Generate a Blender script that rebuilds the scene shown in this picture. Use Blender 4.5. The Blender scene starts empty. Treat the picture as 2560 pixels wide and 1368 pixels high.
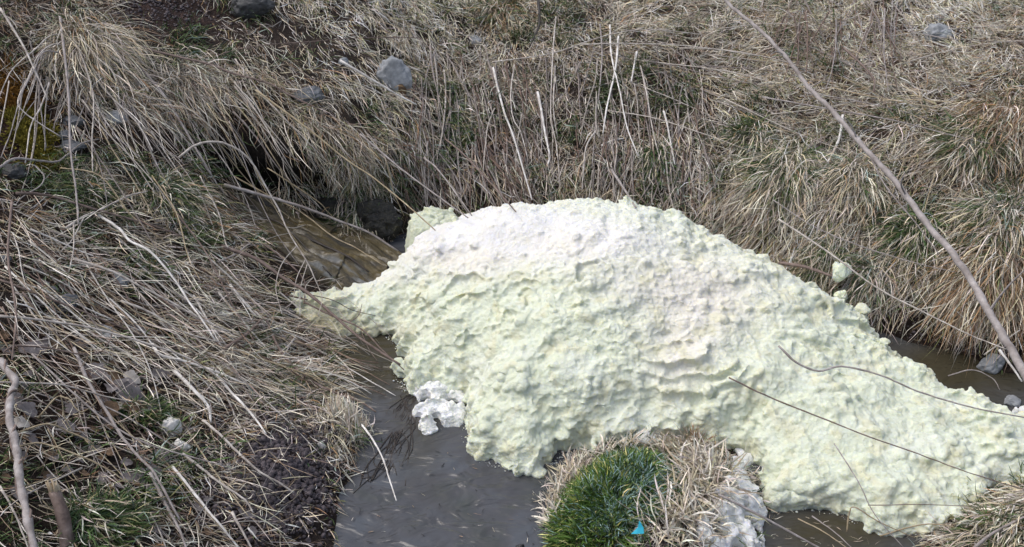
import bpy, math, random
import numpy as np
from mathutils import Vector
from mathutils.bvhtree import BVHTree

random.seed(7)
rng = np.random.default_rng(11)
SC = bpy.context.scene
COL = SC.collection

# ------------------------------------------------------------------ camera, light, exposure
CAM = np.array([0.0, 0.0, 2.6])
PITCH = math.radians(33.0)
T = 0.52
cam_data = bpy.data.cameras.new('camera')
cam_data.sensor_width = 36.0
cam_data.lens = 18.0 / T
cam_data.clip_start = 0.05
cam_data.clip_end = 2000.0
cam = bpy.data.objects.new('camera', cam_data)
cam.location = CAM
cam.rotation_euler = (math.pi / 2 - PITCH, 0, 0)
COL.objects.link(cam)
SC.camera = cam

SUN_EL, SUN_AZ = math.radians(60), math.radians(-80)      # azimuth measured from +Y towards +X
world = bpy.data.worlds.new('World')
SC.world = world
world.use_nodes = True
wn = world.node_tree
for n in list(wn.nodes):
    wn.nodes.remove(n)
sky = wn.nodes.new('ShaderNodeTexSky')
sky.sky_type = 'NISHITA'
sky.sun_disc = False
sky.sun_elevation = SUN_EL
sky.sun_rotation = SUN_AZ
sky.air_density = 1.0
sky.dust_density = 4.0
sky.ozone_density = 1.0
hs = wn.nodes.new('ShaderNodeHueSaturation')               # thin even cloud: the sky is paler than a clear one
hs.inputs['Saturation'].default_value = 0.66
bg = wn.nodes.new('ShaderNodeBackground')
bg.inputs['Strength'].default_value = 0.14
wo = wn.nodes.new('ShaderNodeOutputWorld')
wn.links.new(sky.outputs[0], hs.inputs['Color'])
wn.links.new(hs.outputs[0], bg.inputs['Color'])
wn.links.new(bg.outputs[0], wo.inputs['Surface'])

sl = bpy.data.lights.new('sun', 'SUN')
sl.energy = 0.6
sl.angle = math.radians(35)
sl.color = (1.0, 0.96, 0.90)
so = bpy.data.objects.new('sun', sl)
sd = Vector((math.cos(SUN_EL) * math.sin(SUN_AZ), math.cos(SUN_EL) * math.cos(SUN_AZ), math.sin(SUN_EL)))
so.rotation_euler = sd.to_track_quat('Z', 'Y').to_euler()
so.location = (0, 0, 20)
COL.objects.link(so)

SC.view_settings.view_transform = 'Standard'
SC.view_settings.look = 'None'
SC.view_settings.gamma = 1.0
SC.view_settings.use_curve_mapping = False
SC.view_settings.exposure = 0.62

# ------------------------------------------------------------------ projection helpers (photo pixels, 2560 wide)
CP, SP = math.cos(PITCH), math.sin(PITCH)

def ray(px, py):
    px = np.asarray(px, float); py = np.asarray(py, float)
    u = (px - 1280) / 1280 * T
    v = (684 - py) / 1280 * T
    return np.stack([u, CP + v * SP, -SP + v * CP], -1)

def unproj(px, py, z):
    d = ray(px, py)
    t = (np.asarray(z, float) - CAM[2]) / d[..., 2]
    return CAM + d * t[..., None]

def proj(P):
    Q = P - CAM
    f = Q[..., 1] * CP - Q[..., 2] * SP
    up = Q[..., 1] * SP + Q[..., 2] * CP
    f = np.maximum(f, 1e-3)
    return 1280 + Q[..., 0] / f / T * 1280, 684 - up / f / T * 1280

# ------------------------------------------------------------------ numpy noise
_perm = np.random.default_rng(5).permutation(256)
_perm = np.concatenate([_perm, _perm, _perm])
_g = np.random.default_rng(6).normal(size=(256, 3))
_g /= np.linalg.norm(_g, axis=1)[:, None]

def perlin(P):
    P = np.asarray(P, float)
    I = np.floor(P).astype(np.int64)
    F = P - I
    I &= 255
    W = F * F * F * (F * (F * 6 - 15) + 10)
    r = 0
    for a in (0, 1):
        wx = W[:, 0] if a else 1 - W[:, 0]
        for b in (0, 1):
            wy = W[:, 1] if b else 1 - W[:, 1]
            for c in (0, 1):
                wz = W[:, 2] if c else 1 - W[:, 2]
                h = _perm[_perm[_perm[I[:, 0] + a] + I[:, 1] + b] + I[:, 2] + c]
                g = _g[h]
                dot = g[:, 0] * (F[:, 0] - a) + g[:, 1] * (F[:, 1] - b) + g[:, 2] * (F[:, 2] - c)
                r = r + wx * wy * wz * dot
    return r * 1.5

def fbm(P, octaves=4, gain=.5):
    s, a = 0, 1.0
    for k in range(octaves):
        s = s + a * perlin(P * (2.03 ** k) + 17.3 * k)
        a *= gain
    return s

def worley(P):
    """distance to the nearest feature point (3D), cell size 1"""
    I = np.floor(P).astype(np.int64)
    F = P - I
    best = np.full(len(P), 9.0)
    for a in (-1, 0, 1):
        for b in (-1, 0, 1):
            for c in (-1, 0, 1):
                h = _perm[_perm[_perm[(I[:, 0] + a) & 255] + ((I[:, 1] + b) & 255)] + ((I[:, 2] + c) & 255)]
                o = _g[h] * .5 + .5
                d = (F[:, 0] - a - o[:, 0]) ** 2 + (F[:, 1] - b - o[:, 1]) ** 2 + (F[:, 2] - c - o[:, 2]) ** 2
                best = np.minimum(best, d)
    return np.sqrt(best)

def sstep(a, b, x):
    t = np.clip((x - a) / (b - a), 0, 1)
    return t * t * (3 - 2 * t)

def rbf_fit(P, Z, reg=1e-3):
    P = np.asarray(P, float); Z = np.asarray(Z, float)
    D = np.sqrt(((P[:, None] - P[None]) ** 2).sum(-1) + 1e-4)
    n = len(P)
    A = np.zeros((n + 3, n + 3))
    A[:n, :n] = D - reg * np.eye(n)
    A[:n, n] = 1; A[:n, n + 1:] = P
    A[n, :n] = 1; A[n + 1:, :n] = P.T
    s = np.linalg.solve(A, np.concatenate([Z, [0, 0, 0]]))
    def f(X, Y):
        X = np.asarray(X, float); Y = np.asarray(Y, float)
        out = s[n] + s[n + 1] * X + s[n + 2] * Y
        for i in range(n):
            out = out + s[i] * np.sqrt((X - P[i, 0]) ** 2 + (Y - P[i, 1]) ** 2 + 1e-4)
        return out
    return f

def poly_sdf(X, Y, poly):
    """signed distance, positive inside"""
    poly = np.asarray(poly, float)
    best = np.full(X.shape, 1e9); inside = np.zeros(X.shape, bool)
    for (x0, y0), (x1, y1) in zip(poly, np.roll(poly, -1, 0)):
        ex, ey = x1 - x0, y1 - y0
        t = np.clip(((X - x0) * ex + (Y - y0) * ey) / (ex * ex + ey * ey + 1e-12), 0, 1)
        best = np.minimum(best, (X - x0 - t * ex) ** 2 + (Y - y0 - t * ey) ** 2)
        c = (y0 > Y) != (y1 > Y)
        inside ^= c & (X < (x1 - x0) * (Y - y0) / (y1 - y0 + 1e-12) + x0)
    d = np.sqrt(best)
    return np.where(inside, d, -d)

# ------------------------------------------------------------------ object helpers
def tag(o, label=None, cat=None, group=None, kind=None):
    if label: o['label'] = label
    if cat: o['category'] = cat
    if group: o['group'] = group
    if kind: o['kind'] = kind
    return o

def mesh_np(name, V, faces_list, mat, parent=None, col=None, smooth=True, origin=None, extra=None):
    """faces_list: list of (n,k) int arrays"""
    V = np.asarray(V, np.float32)
    if origin is None:
        origin = np.zeros(3, np.float32)
    me = bpy.data.meshes.new(name)
    me.vertices.add(len(V))
    me.vertices.foreach_set('co', (V - np.asarray(origin, np.float32)).ravel())
    idx = np.concatenate([np.asarray(f, np.int32).ravel() for f in faces_list])
    tot = np.concatenate([np.full(len(f), np.asarray(f).shape[1], np.int32) for f in faces_list])
    st = np.concatenate([[0], np.cumsum(tot)[:-1]]).astype(np.int32)
    me.loops.add(len(idx)); me.polygons.add(len(tot))
    me.loops.foreach_set('vertex_index', idx)
    me.polygons.foreach_set('loop_start', st)
    me.polygons.foreach_set('loop_total', tot)
    me.update(calc_edges=True)
    me.polygons.foreach_set('use_smooth', np.full(len(tot), smooth))
    if col is not None:
        a = me.color_attributes.new('col', 'FLOAT_COLOR', 'POINT')
        c = np.ones((len(V), 4), np.float32); c[:, :3] = col
        a.data.foreach_set('color', c.ravel())
    me.materials.append(mat)
    o = bpy.data.objects.new(name, me)
    o.location = tuple(float(q) for q in origin)
    COL.objects.link(o)
    if parent is not None:
        o.parent = parent
        o.location = tuple(float(q) for q in (np.asarray(origin) - np.asarray(parent.location)))
    return o

def empty(name, loc):
    o = bpy.data.objects.new(name, None)
    o.empty_display_size = .05
    o.location = tuple(float(q) for q in loc)
    COL.objects.link(o)
    return o

# ------------------------------------------------------------------ materials
def newmat(name):
    m = bpy.data.materials.new(name); m.use_nodes = True
    nt = m.node_tree
    return m, nt, nt.nodes['Principled BSDF']

def node(nt, kind, **kw):
    n = nt.nodes.new(kind)
    for k, v in kw.items():
        if k in n.inputs: n.inputs[k].default_value = v
        else: setattr(n, k, v)
    return n

def ramp(nt, fac, stops):
    r = nt.nodes.new('ShaderNodeValToRGB')
    while len(r.color_ramp.elements) < len(stops): r.color_ramp.elements.new(.5)
    for e, (p, c) in zip(r.color_ramp.elements, stops):
        e.position = p; e.color = (*c, 1) if len(c) == 3 else c
    nt.links.new(fac, r.inputs[0])
    return r.outputs[0]

def bump(nt, bsdf, h, strength=.5, dist=.01, prev=None):
    b = node(nt, 'ShaderNodeBump'); b.inputs['Strength'].default_value = strength; b.inputs['Distance'].default_value = dist
    nt.links.new(h, b.inputs['Height'])
    if prev: nt.links.new(prev, b.inputs['Normal'])
    nt.links.new(b.outputs[0], bsdf.inputs['Normal'])
    return b.outputs[0]

def coords(nt, which='Object', scale=(1, 1, 1)):
    tc = nt.nodes.new('ShaderNodeTexCoord'); mp = nt.nodes.new('ShaderNodeMapping')
    mp.inputs['Scale'].default_value = scale
    nt.links.new(tc.outputs[which], mp.inputs[0])
    return mp.outputs[0]

def noise(nt, co, scale, detail=5, rough=.6, dist=0.0):
    n = node(nt, 'ShaderNodeTexNoise'); n.inputs['Scale'].default_value = scale
    n.inputs['Detail'].default_value = detail; n.inputs['Roughness'].default_value = rough; n.inputs['Distortion'].default_value = dist
    nt.links.new(co, n.inputs['Vector'])
    return n.outputs[0]

def mix(nt, fac, a, b, mode='MIX'):
    m = nt.nodes.new('ShaderNodeMix'); m.data_type = 'RGBA'; m.blend_type = mode
    for s, v in ((0, fac), (6, a), (7, b)):
        if hasattr(v, 'links') or hasattr(v, 'is_linked'): nt.links.new(v, m.inputs[s])
        else: m.inputs[s].default_value = v if s == 0 else (*v, 1)
    return m.outputs[2]

def attr(nt, name='col'):
    a = nt.nodes.new('ShaderNodeAttribute'); a.attribute_name = name
    return a.outputs['Color']

def mat_attr(name, rough=.75, spec=.25, transl=.0, var=0.25, scale=60):
    m, nt, b = newmat(name)
    co = coords(nt)
    n = noise(nt, co, scale, 3)
    c = mix(nt, 1.0, attr(nt), ramp(nt, n, [(.3, (1 - var,) * 3), (.7, (1 + var * .6,) * 3)]), 'MULTIPLY')
    nt.links.new(c, b.inputs['Base Color'])
    b.inputs['Roughness'].default_value = rough
    b.inputs['Specular IOR Level'].default_value = spec
    return m

def mat_mottled(name, c1, c2, c3=None, scale=25, rough=.8, bscale=120, bs=.5, bd=.003, spec=.3, sx=(1, 1, 1)):
    m, nt, b = newmat(name)
    co = coords(nt, scale=sx)
    n = noise(nt, co, scale, 6, .65)
    st = [(.35, c1), (.6, c2)] + ([(.72, c3)] if c3 else [])
    nt.links.new(ramp(nt, n, st), b.inputs['Base Color'])
    b.inputs['Roughness'].default_value = rough
    b.inputs['Specular IOR Level'].default_value = spec
    bump(nt, b, noise(nt, co, bscale, 4), bs, bd)
    return m

# ground
M = {}
m, nt, b = newmat('soil')
co = coords(nt)
c1 = ramp(nt, noise(nt, co, 9, 8, .65), [(.3, (.018, .013, .011)), (.48, (.045, .032, .026)), (.62, (.075, .058, .048)), (.75, (.13, .105, .085))])
c2 = ramp(nt, noise(nt, co, 45, 6, .7), [(.35, (.35, .33, .36)), (.65, (1.3, 1.25, 1.2))])
c = mix(nt, 1.0, c1, c2, 'MULTIPLY')
c = mix(nt, 1.0, c, attr(nt), 'MULTIPLY')
nt.links.new(c, b.inputs['Base Color'])
b.inputs['Roughness'].default_value = .85
b.inputs['Specular IOR Level'].default_value = .25
n1 = bump(nt, b, noise(nt, co, 40, 8, .7), .9, .02)
bump(nt, b, noise(nt, co, 160, 4, .7), .8, .006, n1)
M['soil'] = m

M['straw'] = mat_attr('dry_grass', .72, .25)
M['green'] = mat_attr('green_grass', .55, .35)
M['bark_pale'] = mat_mottled('pale_weathered_stem', (.27, .235, .21), (.52, .48, .44), (.74, .71, .68), 30, .7, 90)
M['bark_white'] = mat_mottled('bleached_stem', (.42, .39, .36), (.74, .72, .69), (.88, .87, .85), 22, .65, 80)
M['bark_grey'] = mat_mottled('grey_stem', (.19, .165, .155), (.34, .31, .30), (.48, .45, .44), 26, .75, 90)
M['bark_brown'] = mat_mottled('brown_stem', (.10, .072, .062), (.21, .16, .14), (.32, .26, .23), 26, .75, 90)
M['bark_dark'] = mat_mottled('wet_dark_stem', (.02, .016, .014), (.05, .04, .034), (.09, .07, .06), 26, .45, 90, spec=.5)
M['bark_straw'] = mat_mottled('straw_stem', (.24, .19, .12), (.40, .33, .22), (.52, .45, .33), 26, .65, 90)
M['wood_pale'] = mat_mottled('broken_wood', (.30, .22, .13), (.48, .39, .27), (.6, .52, .4), 18, .8, 60, sx=(1, 1, .2))
M['stone_grey'] = mat_mottled('grey_stone', (.17, .18, .19), (.30, .315, .335), (.42, .43, .44), 14, .85, 70, .6, .006)
M['stone_pale'] = mat_mottled('pale_stone', (.5, .49, .47), (.68, .66, .63), (.8, .79, .77), 18, .8, 70, .6, .004)
M['stone_dark'] = mat_mottled('dark_rock', (.022, .022, .024), (.05, .052, .055), (.10, .10, .10), 12, .6, 50, .8, .01, spec=.4)
M['slate'] = mat_mottled('blue_grey_stone', (.07, .075, .085), (.13, .14, .155), (.2, .205, .21), 16, .7, 60, .6, .005)
M['leaf_grey'] = mat_mottled('grey_dead_leaf', (.11, .095, .095), (.19, .17, .17), (.27, .25, .245), 30, .75, 100)
M['leaf_brown'] = mat_mottled('brown_dead_leaf', (.07, .045, .028), (.15, .095, .055), (.22, .15, .09), 30, .7, 100)
M['leaf_pale'] = mat_mottled('pale_dead_leaf', (.28, .25, .22), (.42, .39, .36), (.55, .52, .5), 30, .75, 100)
M['crumb'] = mat_mottled('crumbly_mud', (.05, .042, .046), (.11, .092, .10), (.20, .175, .185), 40, .8, 120, .8, .004)

# foam
def foam_mat(name, sss=.8, fine=1.0):
    m, nt, b = newmat(name)
    co = coords(nt)
    v = node(nt, 'ShaderNodeTexVoronoi'); v.inputs['Scale'].default_value = 95; nt.links.new(co, v.inputs['Vector'])
    n = noise(nt, co, 60, 5, .7)
    n2 = noise(nt, co, 24, 6, .65)
    base = mix(nt, 1.0, attr(nt), ramp(nt, n2, [(.3, (.93, .92, .84)), (.62, (1.0, 1.0, 1.0))]), 'MULTIPLY')
    # pinprick open bubbles
    vp = node(nt, 'ShaderNodeTexVoronoi'); vp.inputs['Scale'].default_value = 55; nt.links.new(co, vp.inputs['Vector'])
    hole = ramp(nt, vp.outputs['Distance'], [(.06, (0, 0, 0)), (.16, (1, 1, 1))])
    nt.links.new(base, b.inputs['Base Color'])
    b.inputs['Roughness'].default_value = .6
    b.inputs['Specular IOR Level'].default_value = .3
    b.inputs['Subsurface Weight'].default_value = sss
    b.inputs['Subsurface Radius'].default_value = (1.0, .9, .55)
    b.inputs['Subsurface Scale'].default_value = .013
    x1 = bump(nt, b, n, .75 * fine, .008)
    x2 = bump(nt, b, v.outputs['Distance'], .5 * fine, .004, x1)
    bump(nt, b, hole, .7, .004, x2)
    return m
M['foam'] = foam_mat('foam_surface')
M['froth'] = foam_mat('white_froth', .3, 1.6)

# water
m, nt, b = newmat('murky_water')
co = coords(nt, scale=(1, 1, 1))
cA = ramp(nt, noise(nt, co, 3.5, 4, .55, 1.0), [(.3, (.056, .062, .062)), (.5, (.070, .072, .080)), (.66, (.080, .088, .102))])
sep = nt.nodes.new('ShaderNodeMix'); sep.data_type = 'RGBA'
nt.links.new(attr(nt), sep.inputs[0]); nt.links.new(cA, sep.inputs[6]); sep.inputs[7].default_value = (.050, .044, .028, 1)
nt.links.new(sep.outputs[2], b.inputs['Base Color'])
b.inputs['Roughness'].default_value = .035
b.inputs['Specular IOR Level'].default_value = .5
b.inputs['IOR'].default_value = 1.33
cr = coords(nt, scale=(1.0, 1.9, 1))
w1 = noise(nt, cr, 6.5, 2, .45, 1.2)
w2 = noise(nt, cr, 20, 2, .5, 1.0)
x1 = bump(nt, b, w1, .75, .03)
bump(nt, b, w2, .22, .006, x1)
M['water'] = m

m, nt, b = newmat('algae_rock')
co = coords(nt, 'Object', (1, 1, 1))
nt.links.new(attr(nt), b.inputs['Base Color'])
b.inputs['Roughness'].default_value = .35
b.inputs['Specular IOR Level'].default_value = .5
b.inputs['Coat Weight'].default_value = .35
b.inputs['Coat Roughness'].default_value = .08
bump(nt, b, noise(nt, co, 50, 7, .7, .3), .9, .02)
M['cascade'] = m

m, nt, b = newmat('litter_print')
b.inputs['Base Color'].default_value = (.06, .60, .80, 1); b.inputs['Roughness'].default_value = .35
M['litter'] = m
M['moss'] = mat_attr('moss', .85, .15)

# ------------------------------------------------------------------ ground height
GP = []                                                     # world x, y, z
def gp(*rows):
    for (px, py, z) in rows:
        p = unproj(px, py, z); GP.append((p[0], p[1], z))
# stream beds
gp((1000, 1000, -.14), (1100, 1150, -.15), (1000, 1250, -.15), (1150, 1300, -.15), (1270, 1250, -.15), (900, 1350, -.12),
   (1000, 1400, -.15), (1200, 1400, -.15), (935, 930, -.12), (970, 1060, -.13), (950, 1180, -.12), (900, 1280, -.10), (1310, 1340, -.13),
   (1310, 1220, -.13), (1050, 870, -.1), (1960, 1345, -.12), (2060, 1345, -.12), (2160, 1355, -.12), (1990, 1300, -.12), (2200, 1410, -.12))
gp((1300, 800, -.12), (1600, 700, -.12), (1900, 900, -.12), (1500, 1000, -.12), (2200, 1100, -.12), (2400, 1120, -.12), (1150, 760, -.1),
   (2420, 950, -.09), (2560, 1010, -.1), (2700, 1120, -.1), (2030, 1180, -.12), (1300, 1060, -.12))
# left shore and left bank
gp((900, 1060, .03), (880, 1100, .03), (870, 1180, .02), (835, 1280, .02), (815, 1368, .02), (860, 960, .02), (840, 880, .015), (760, 800, .05),
   (780, 1150, .12), (730, 1300, .12), (650, 1100, .2), (600, 1300, .22), (400, 1150, .33), (400, 1350, .33), (150, 1150, .47), (0, 1000, .56),
   (0, 1368, .5), (300, 900, .40), (500, 900, .28), (650, 850, .17), (740, 890, .07), (500, 700, .34), (300, 700, .47), (100, 700, .60),
   (600, 620, .28), (680, 720, .13), (730, 770, .07), (450, 510, .46), (200, 470, .64), (0, 450, .78), (300, 300, .74), (0, 250, .92),
   (300, 100, .93), (500, 150, .80), (0, 0, 1.15), (300, 0, 1.02), (600, 0, .95), (560, 250, .67), (520, 380, .52), (780, 1000, .08))
# upper channel falling towards the foam, wall behind it
gp((960, 655, -.02), (900, 640, .03), (850, 605, .07), (780, 570, .12), (700, 530, .17), (640, 500, .22), (590, 475, .26), (860, 680, .02), (760, 640, .08),
   (700, 600, .13), (640, 560, .18), (660, 458, .27), (800, 500, .16), (900, 545, .08), (990, 590, .0),
   (740, 330, .52), (880, 395, .38), (990, 450, .26), (1010, 520, .1))
# island
gp((1600, 1250, .13), (1500, 1350, .11), (1720, 1170, .12), (1480, 1180, .08), (1700, 1368, .13), (1850, 1290, .06), (1400, 1290, .04), (1420, 1368, .04),
   (1335, 1368, -.10), (1840, 1190, .08), (1900, 1368, .02), (1600, 1110, .05), (1800, 1120, .05))
# near right bank
gp((2330, 1368, .04), (2420, 1350, .12), (2500, 1290, .13), (2560, 1240, .16), (2480, 1240, .02), (2600, 1368, .22), (2800, 1240, .35))
# back bank: foot line and a profile up the slope
fx = [-1.05, -.8, -.5, 0, .5, .9, 1.2, 1.6, 2.0, 2.6, 3.5]
fy = [4.62, 4.45, 4.42, 4.36, 4.26, 4.06, 3.86, 3.54, 3.26, 3.0, 2.82]
for x in (-.45, -.1, .3, .7, 1.1, 1.4, 1.7, 2.0, 2.4, 2.9, 3.5):
    y0 = np.interp(x, fx, fy)
    nx = .35 if x > 1.0 else .12
    for dd, z in ((-.12, -.1), (0.03, 0.02), (.14, .17), (.38, .33), (.8, .52), (1.4, .72), (2.4, .98)):
        GP.append((x + dd * nx, y0 + dd, z))
for x in (-1.0, -1.6, -2.3):
    GP.append((x, 5.6, 1.0 + .06 * -x)); GP.append((x - .2, 6.6, 1.3))
for (x, y, z) in ((0, 8, 1.5), (3, 8, 1.6), (-3, 8, 1.8), (5, 5, 1.3), (-4, 5, 1.7), (-4, 3, 1.4), (-3.2, 2.2, 1.1), (5, 2, .9), (3.2, 1.8, .6),
                  (-.3, 1.6, -.1), (-.3, .9, -.1), (-.3, 0, -.1), (-.3, -2, -.1), (.35, 1.7, -.1), (.8, 2.02, -.1), (1.1, 1.5, .35), (.9, .7, .55), (1.1, 0, .9),
                  (-1.3, 1.2, .5), (-1.3, 0, .8), (-3, 0, 1.2), (3, 0, 1.1), (1.5, -2, 1.1), (-1.8, -2, 1.1), (.75, 1.9, -.08), (-2.4, 3.0, .85), (-2.6, 4.2, 1.15)):
    GP.append((x, y, z))
GP = np.array(GP)
_hf = rbf_fit(GP[:, :2], GP[:, 2], 2e-3)

def axis(lo, hi, step, far, grow=1.18):
    a = list(np.arange(lo, hi, step))
    s, x, up = step, a[-1], []
    while x < far: s *= grow; x += s; up.append(x)
    s, x, dn = step, a[0], []
    while x > -far: s *= grow; x -= s; dn.append(x)
    return np.array(dn[::-1] + a + up)
AX = axis(-3.0, 3.3, .019, 150)
AY = axis(1.3, 6.3, .019, 150)
GX, GY = np.meshgrid(AX, AY)
far = np.sqrt(np.maximum(0, np.abs(GX) - 5) ** 2 + np.maximum(0, np.abs(GY - 2.5) - 5.5) ** 2)
cx = np.clip(GX, -5, 5); cy = np.clip(GY, -3, 8)
H0 = _hf(cx, cy)
H0 = np.where(far > 0, np.maximum(H0, .2 * sstep(0, 3, far)) + .04 * far * np.exp(-far / 60), H0)
NP = np.stack([GX.ravel(), GY.ravel(), np.zeros(GX.size)], 1)
nz = fbm(NP * 3.1, 4).reshape(GX.shape) * .035 + fbm(NP * 17 + 3, 3).reshape(GX.shape) * .010
under = sstep(.0, .06, H0)
PX0, PY0 = proj(np.stack([GX, GY, H0], -1))
# crumbly mud patch on the left shore
crumb = np.exp(-(((PX0 - 700) / 130) ** 2 + ((PY0 - 1170) / 150) ** 2)) * (GY > 1.3)
nz2 = (.5 - worley(NP * np.array([28, 28, 1]))).reshape(GX.shape) * .035 * np.clip(crumb * 1.6, 0, 1)
H = H0 + nz * (.35 + .65 * under) + nz2
def shear(X, Y, Z):
    """the bank above the upper channel hangs over it"""
    w = np.exp(-(((X + 1.05) / .42) ** 2)) * sstep(4.15, 4.5, Y) * sstep(5.3, 4.9, Y)
    k = w * .26 * sstep(.22, .5, Z)
    return X + .15 * k, Y - k
SX, SY = shear(GX, GY, H)
GV = np.stack([SX, SY, H], -1)
PX, PY = proj(GV)
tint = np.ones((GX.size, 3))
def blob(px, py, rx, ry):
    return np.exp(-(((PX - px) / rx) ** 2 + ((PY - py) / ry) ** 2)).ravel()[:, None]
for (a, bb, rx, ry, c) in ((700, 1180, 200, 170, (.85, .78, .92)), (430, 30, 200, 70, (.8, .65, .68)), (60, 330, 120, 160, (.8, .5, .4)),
                          (660, 410, 190, 110, (.14, .13, .12)), (2380, 900, 200, 70, (.6, .5, .45)), (150, 950, 200, 130, (1.0, .8, .7)),  # darkest entry: the hollow's shade put into its dark soil colour
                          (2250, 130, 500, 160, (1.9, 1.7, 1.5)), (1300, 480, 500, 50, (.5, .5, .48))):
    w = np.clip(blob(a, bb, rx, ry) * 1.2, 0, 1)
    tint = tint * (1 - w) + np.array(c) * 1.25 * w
ny, nx_ = GX.shape
ii = np.arange(ny * nx_).reshape(ny, nx_)
F = np.stack([ii[:-1, :-1], ii[:-1, 1:], ii[1:, 1:], ii[1:, :-1]], -1).reshape(-1, 4)
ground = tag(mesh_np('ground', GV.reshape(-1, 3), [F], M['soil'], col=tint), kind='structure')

def gh(x, y):
    """ground height at x, y (before the small overhang)"""
    i = np.clip(np.searchsorted(AX, x) - 1, 0, len(AX) - 2); j = np.clip(np.searchsorted(AY, y) - 1, 0, len(AY) - 2)
    u = (x - AX[i]) / (AX[i + 1] - AX[i]); v = (y - AY[j]) / (AY[j + 1] - AY[j])
    return H[j, i] * (1 - u) * (1 - v) + H[j, i + 1] * u * (1 - v) + H[j + 1, i] * (1 - u) * v + H[j + 1, i + 1] * u * v

# ground only where things are placed, for ray casts
jm = (AY > 1.0) & (AY < 8); im = (AX > -4) & (AX < 4.5)
sub = GV[np.ix_(jm, im)][::2, ::2]
sh = sub.shape[:2]
si = np.arange(sh[0] * sh[1]).reshape(sh)
SF = np.stack([si[:-1, :-1], si[:-1, 1:], si[1:, 1:], si[1:, :-1]], -1).reshape(-1, 4)
g_bvh = BVHTree.FromPolygons([tuple(v) for v in sub.reshape(-1, 3).tolist()], SF.tolist())
f_bvh = None

def hit(px, py):
    """distance factor t along the ray through a photo pixel to the first surface (water level counts)"""
    d = ray(px, py); L = float(np.linalg.norm(d)); dn = Vector((d / L).tolist())
    t = (0.0 - CAM[2]) / d[2] if d[2] < 0 else 30.
    for b_ in (g_bvh, f_bvh):
        if b_ is None: continue
        r = b_.ray_cast(Vector(CAM.tolist()), dn)
        if r[0] is not None: t = min(t, r[3] / L)
    return t, d

def at(px, py, lift=0.0):
    t, d = hit(px, py)
    p = CAM + d * t
    q = p + np.array([0, 0, lift]) if lift else p
    return q

# ------------------------------------------------------------------ water
wx = np.arange(-1.9, 3.6, .02); wy = np.arange(-2, 4.9, .02)
WX, WY = np.meshgrid(wx, wy)
WP = np.stack([WX.ravel(), WY.ravel(), np.zeros(WX.size)], 1)
wz = fbm(WP * np.array([5, 9, 1]) + fbm(WP * 2, 2)[:, None] * 1.5 + 4, 3) * .0052
WV = WP.copy(); WV[:, 2] = wz
pX, pY = proj(WP)
murk = np.clip(np.exp(-(((pX - 930) / 130) ** 2 + ((pY - 900) / 90) ** 2)) * 1.3
               + np.exp(-(((pX - 2080) / 220) ** 2 + ((pY - 1330) / 70) ** 2)) * 1.1
               + np.exp(-(((pX - 2400) / 220) ** 2 + ((pY - 920) / 90) ** 2)) * 1.2
               + .6 * np.exp(-(((pX - 1050) / 60) ** 2 + ((pY - 1090) / 120) ** 2)) + fbm(WP * 6, 3) * .12, 0, 1)
gi = gh(WX.ravel(), WY.ravel()).reshape(WX.shape)
wi = np.arange(WX.size).reshape(WX.shape)
WF = np.stack([wi[:-1, :-1], wi[:-1, 1:], wi[1:, 1:], wi[1:, :-1]], -1).reshape(-1, 4)
keep = (gi.ravel()[WF].min(1) < .02)
WF = WF[keep]
water = tag(mesh_np('water', WV, [WF], M['water'], col=np.repeat(murk[:, None], 3, 1)), kind='structure')

# wet slope the stream comes down, between the grassy banks
def strip(name, mid, wid, mat, colfn, n=70, mres=22, lift=.015, parent=None):
    mid = np.array(mid, float)
    tt = np.linspace(0, 1, len(mid)); t2 = np.linspace(0, 1, n)
    cxp = np.interp(t2, tt, mid[:, 0]); cyp = np.interp(t2, tt, mid[:, 1]); wd = np.interp(t2, tt, wid); zz = np.interp(t2, tt, mid[:, 2])
    base = unproj(cxp, cyp, zz)
    d = np.gradient(base, axis=0); d[:, 2] = 0; d /= np.linalg.norm(d, axis=1)[:, None]
    side = np.stack([-d[:, 1], d[:, 0]], 1)
    s = np.linspace(-1, 1, mres)
    X = base[:, 0][:, None] + side[:, 0][:, None] * s * wd[:, None]
    Y = base[:, 1][:, None] + side[:, 1][:, None] * s * wd[:, None]
    u = np.repeat(t2[:, None], mres, 1); sv = np.repeat(s[None], n, 0)
    Z = np.maximum(base[:, 2][:, None] - .02 * sv ** 2, gh(X.ravel(), Y.ravel()).reshape(X.shape) + .004) + lift
    P = np.stack([u.ravel() * 2.2, sv.ravel() * 2.4, np.zeros(u.size)], 1)
    Z = Z + (fbm(P * np.array([1.6, 2.2, 1]), 4) * .035).reshape(Z.shape)
    Z[:, 0] -= .06; Z[:, -1] -= .06
    V = np.stack([X, Y, Z], -1).reshape(-1, 3)
    q = np.arange(n * mres).reshape(n, mres)
    FF = np.stack([q[:-1, :-1], q[1:, :-1], q[1:, 1:], q[:-1, 1:]], -1).reshape(-1, 4)
    return mesh_np(name, V, [FF], mat, col=colfn(u.ravel(), sv.ravel()), parent=parent)

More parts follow.
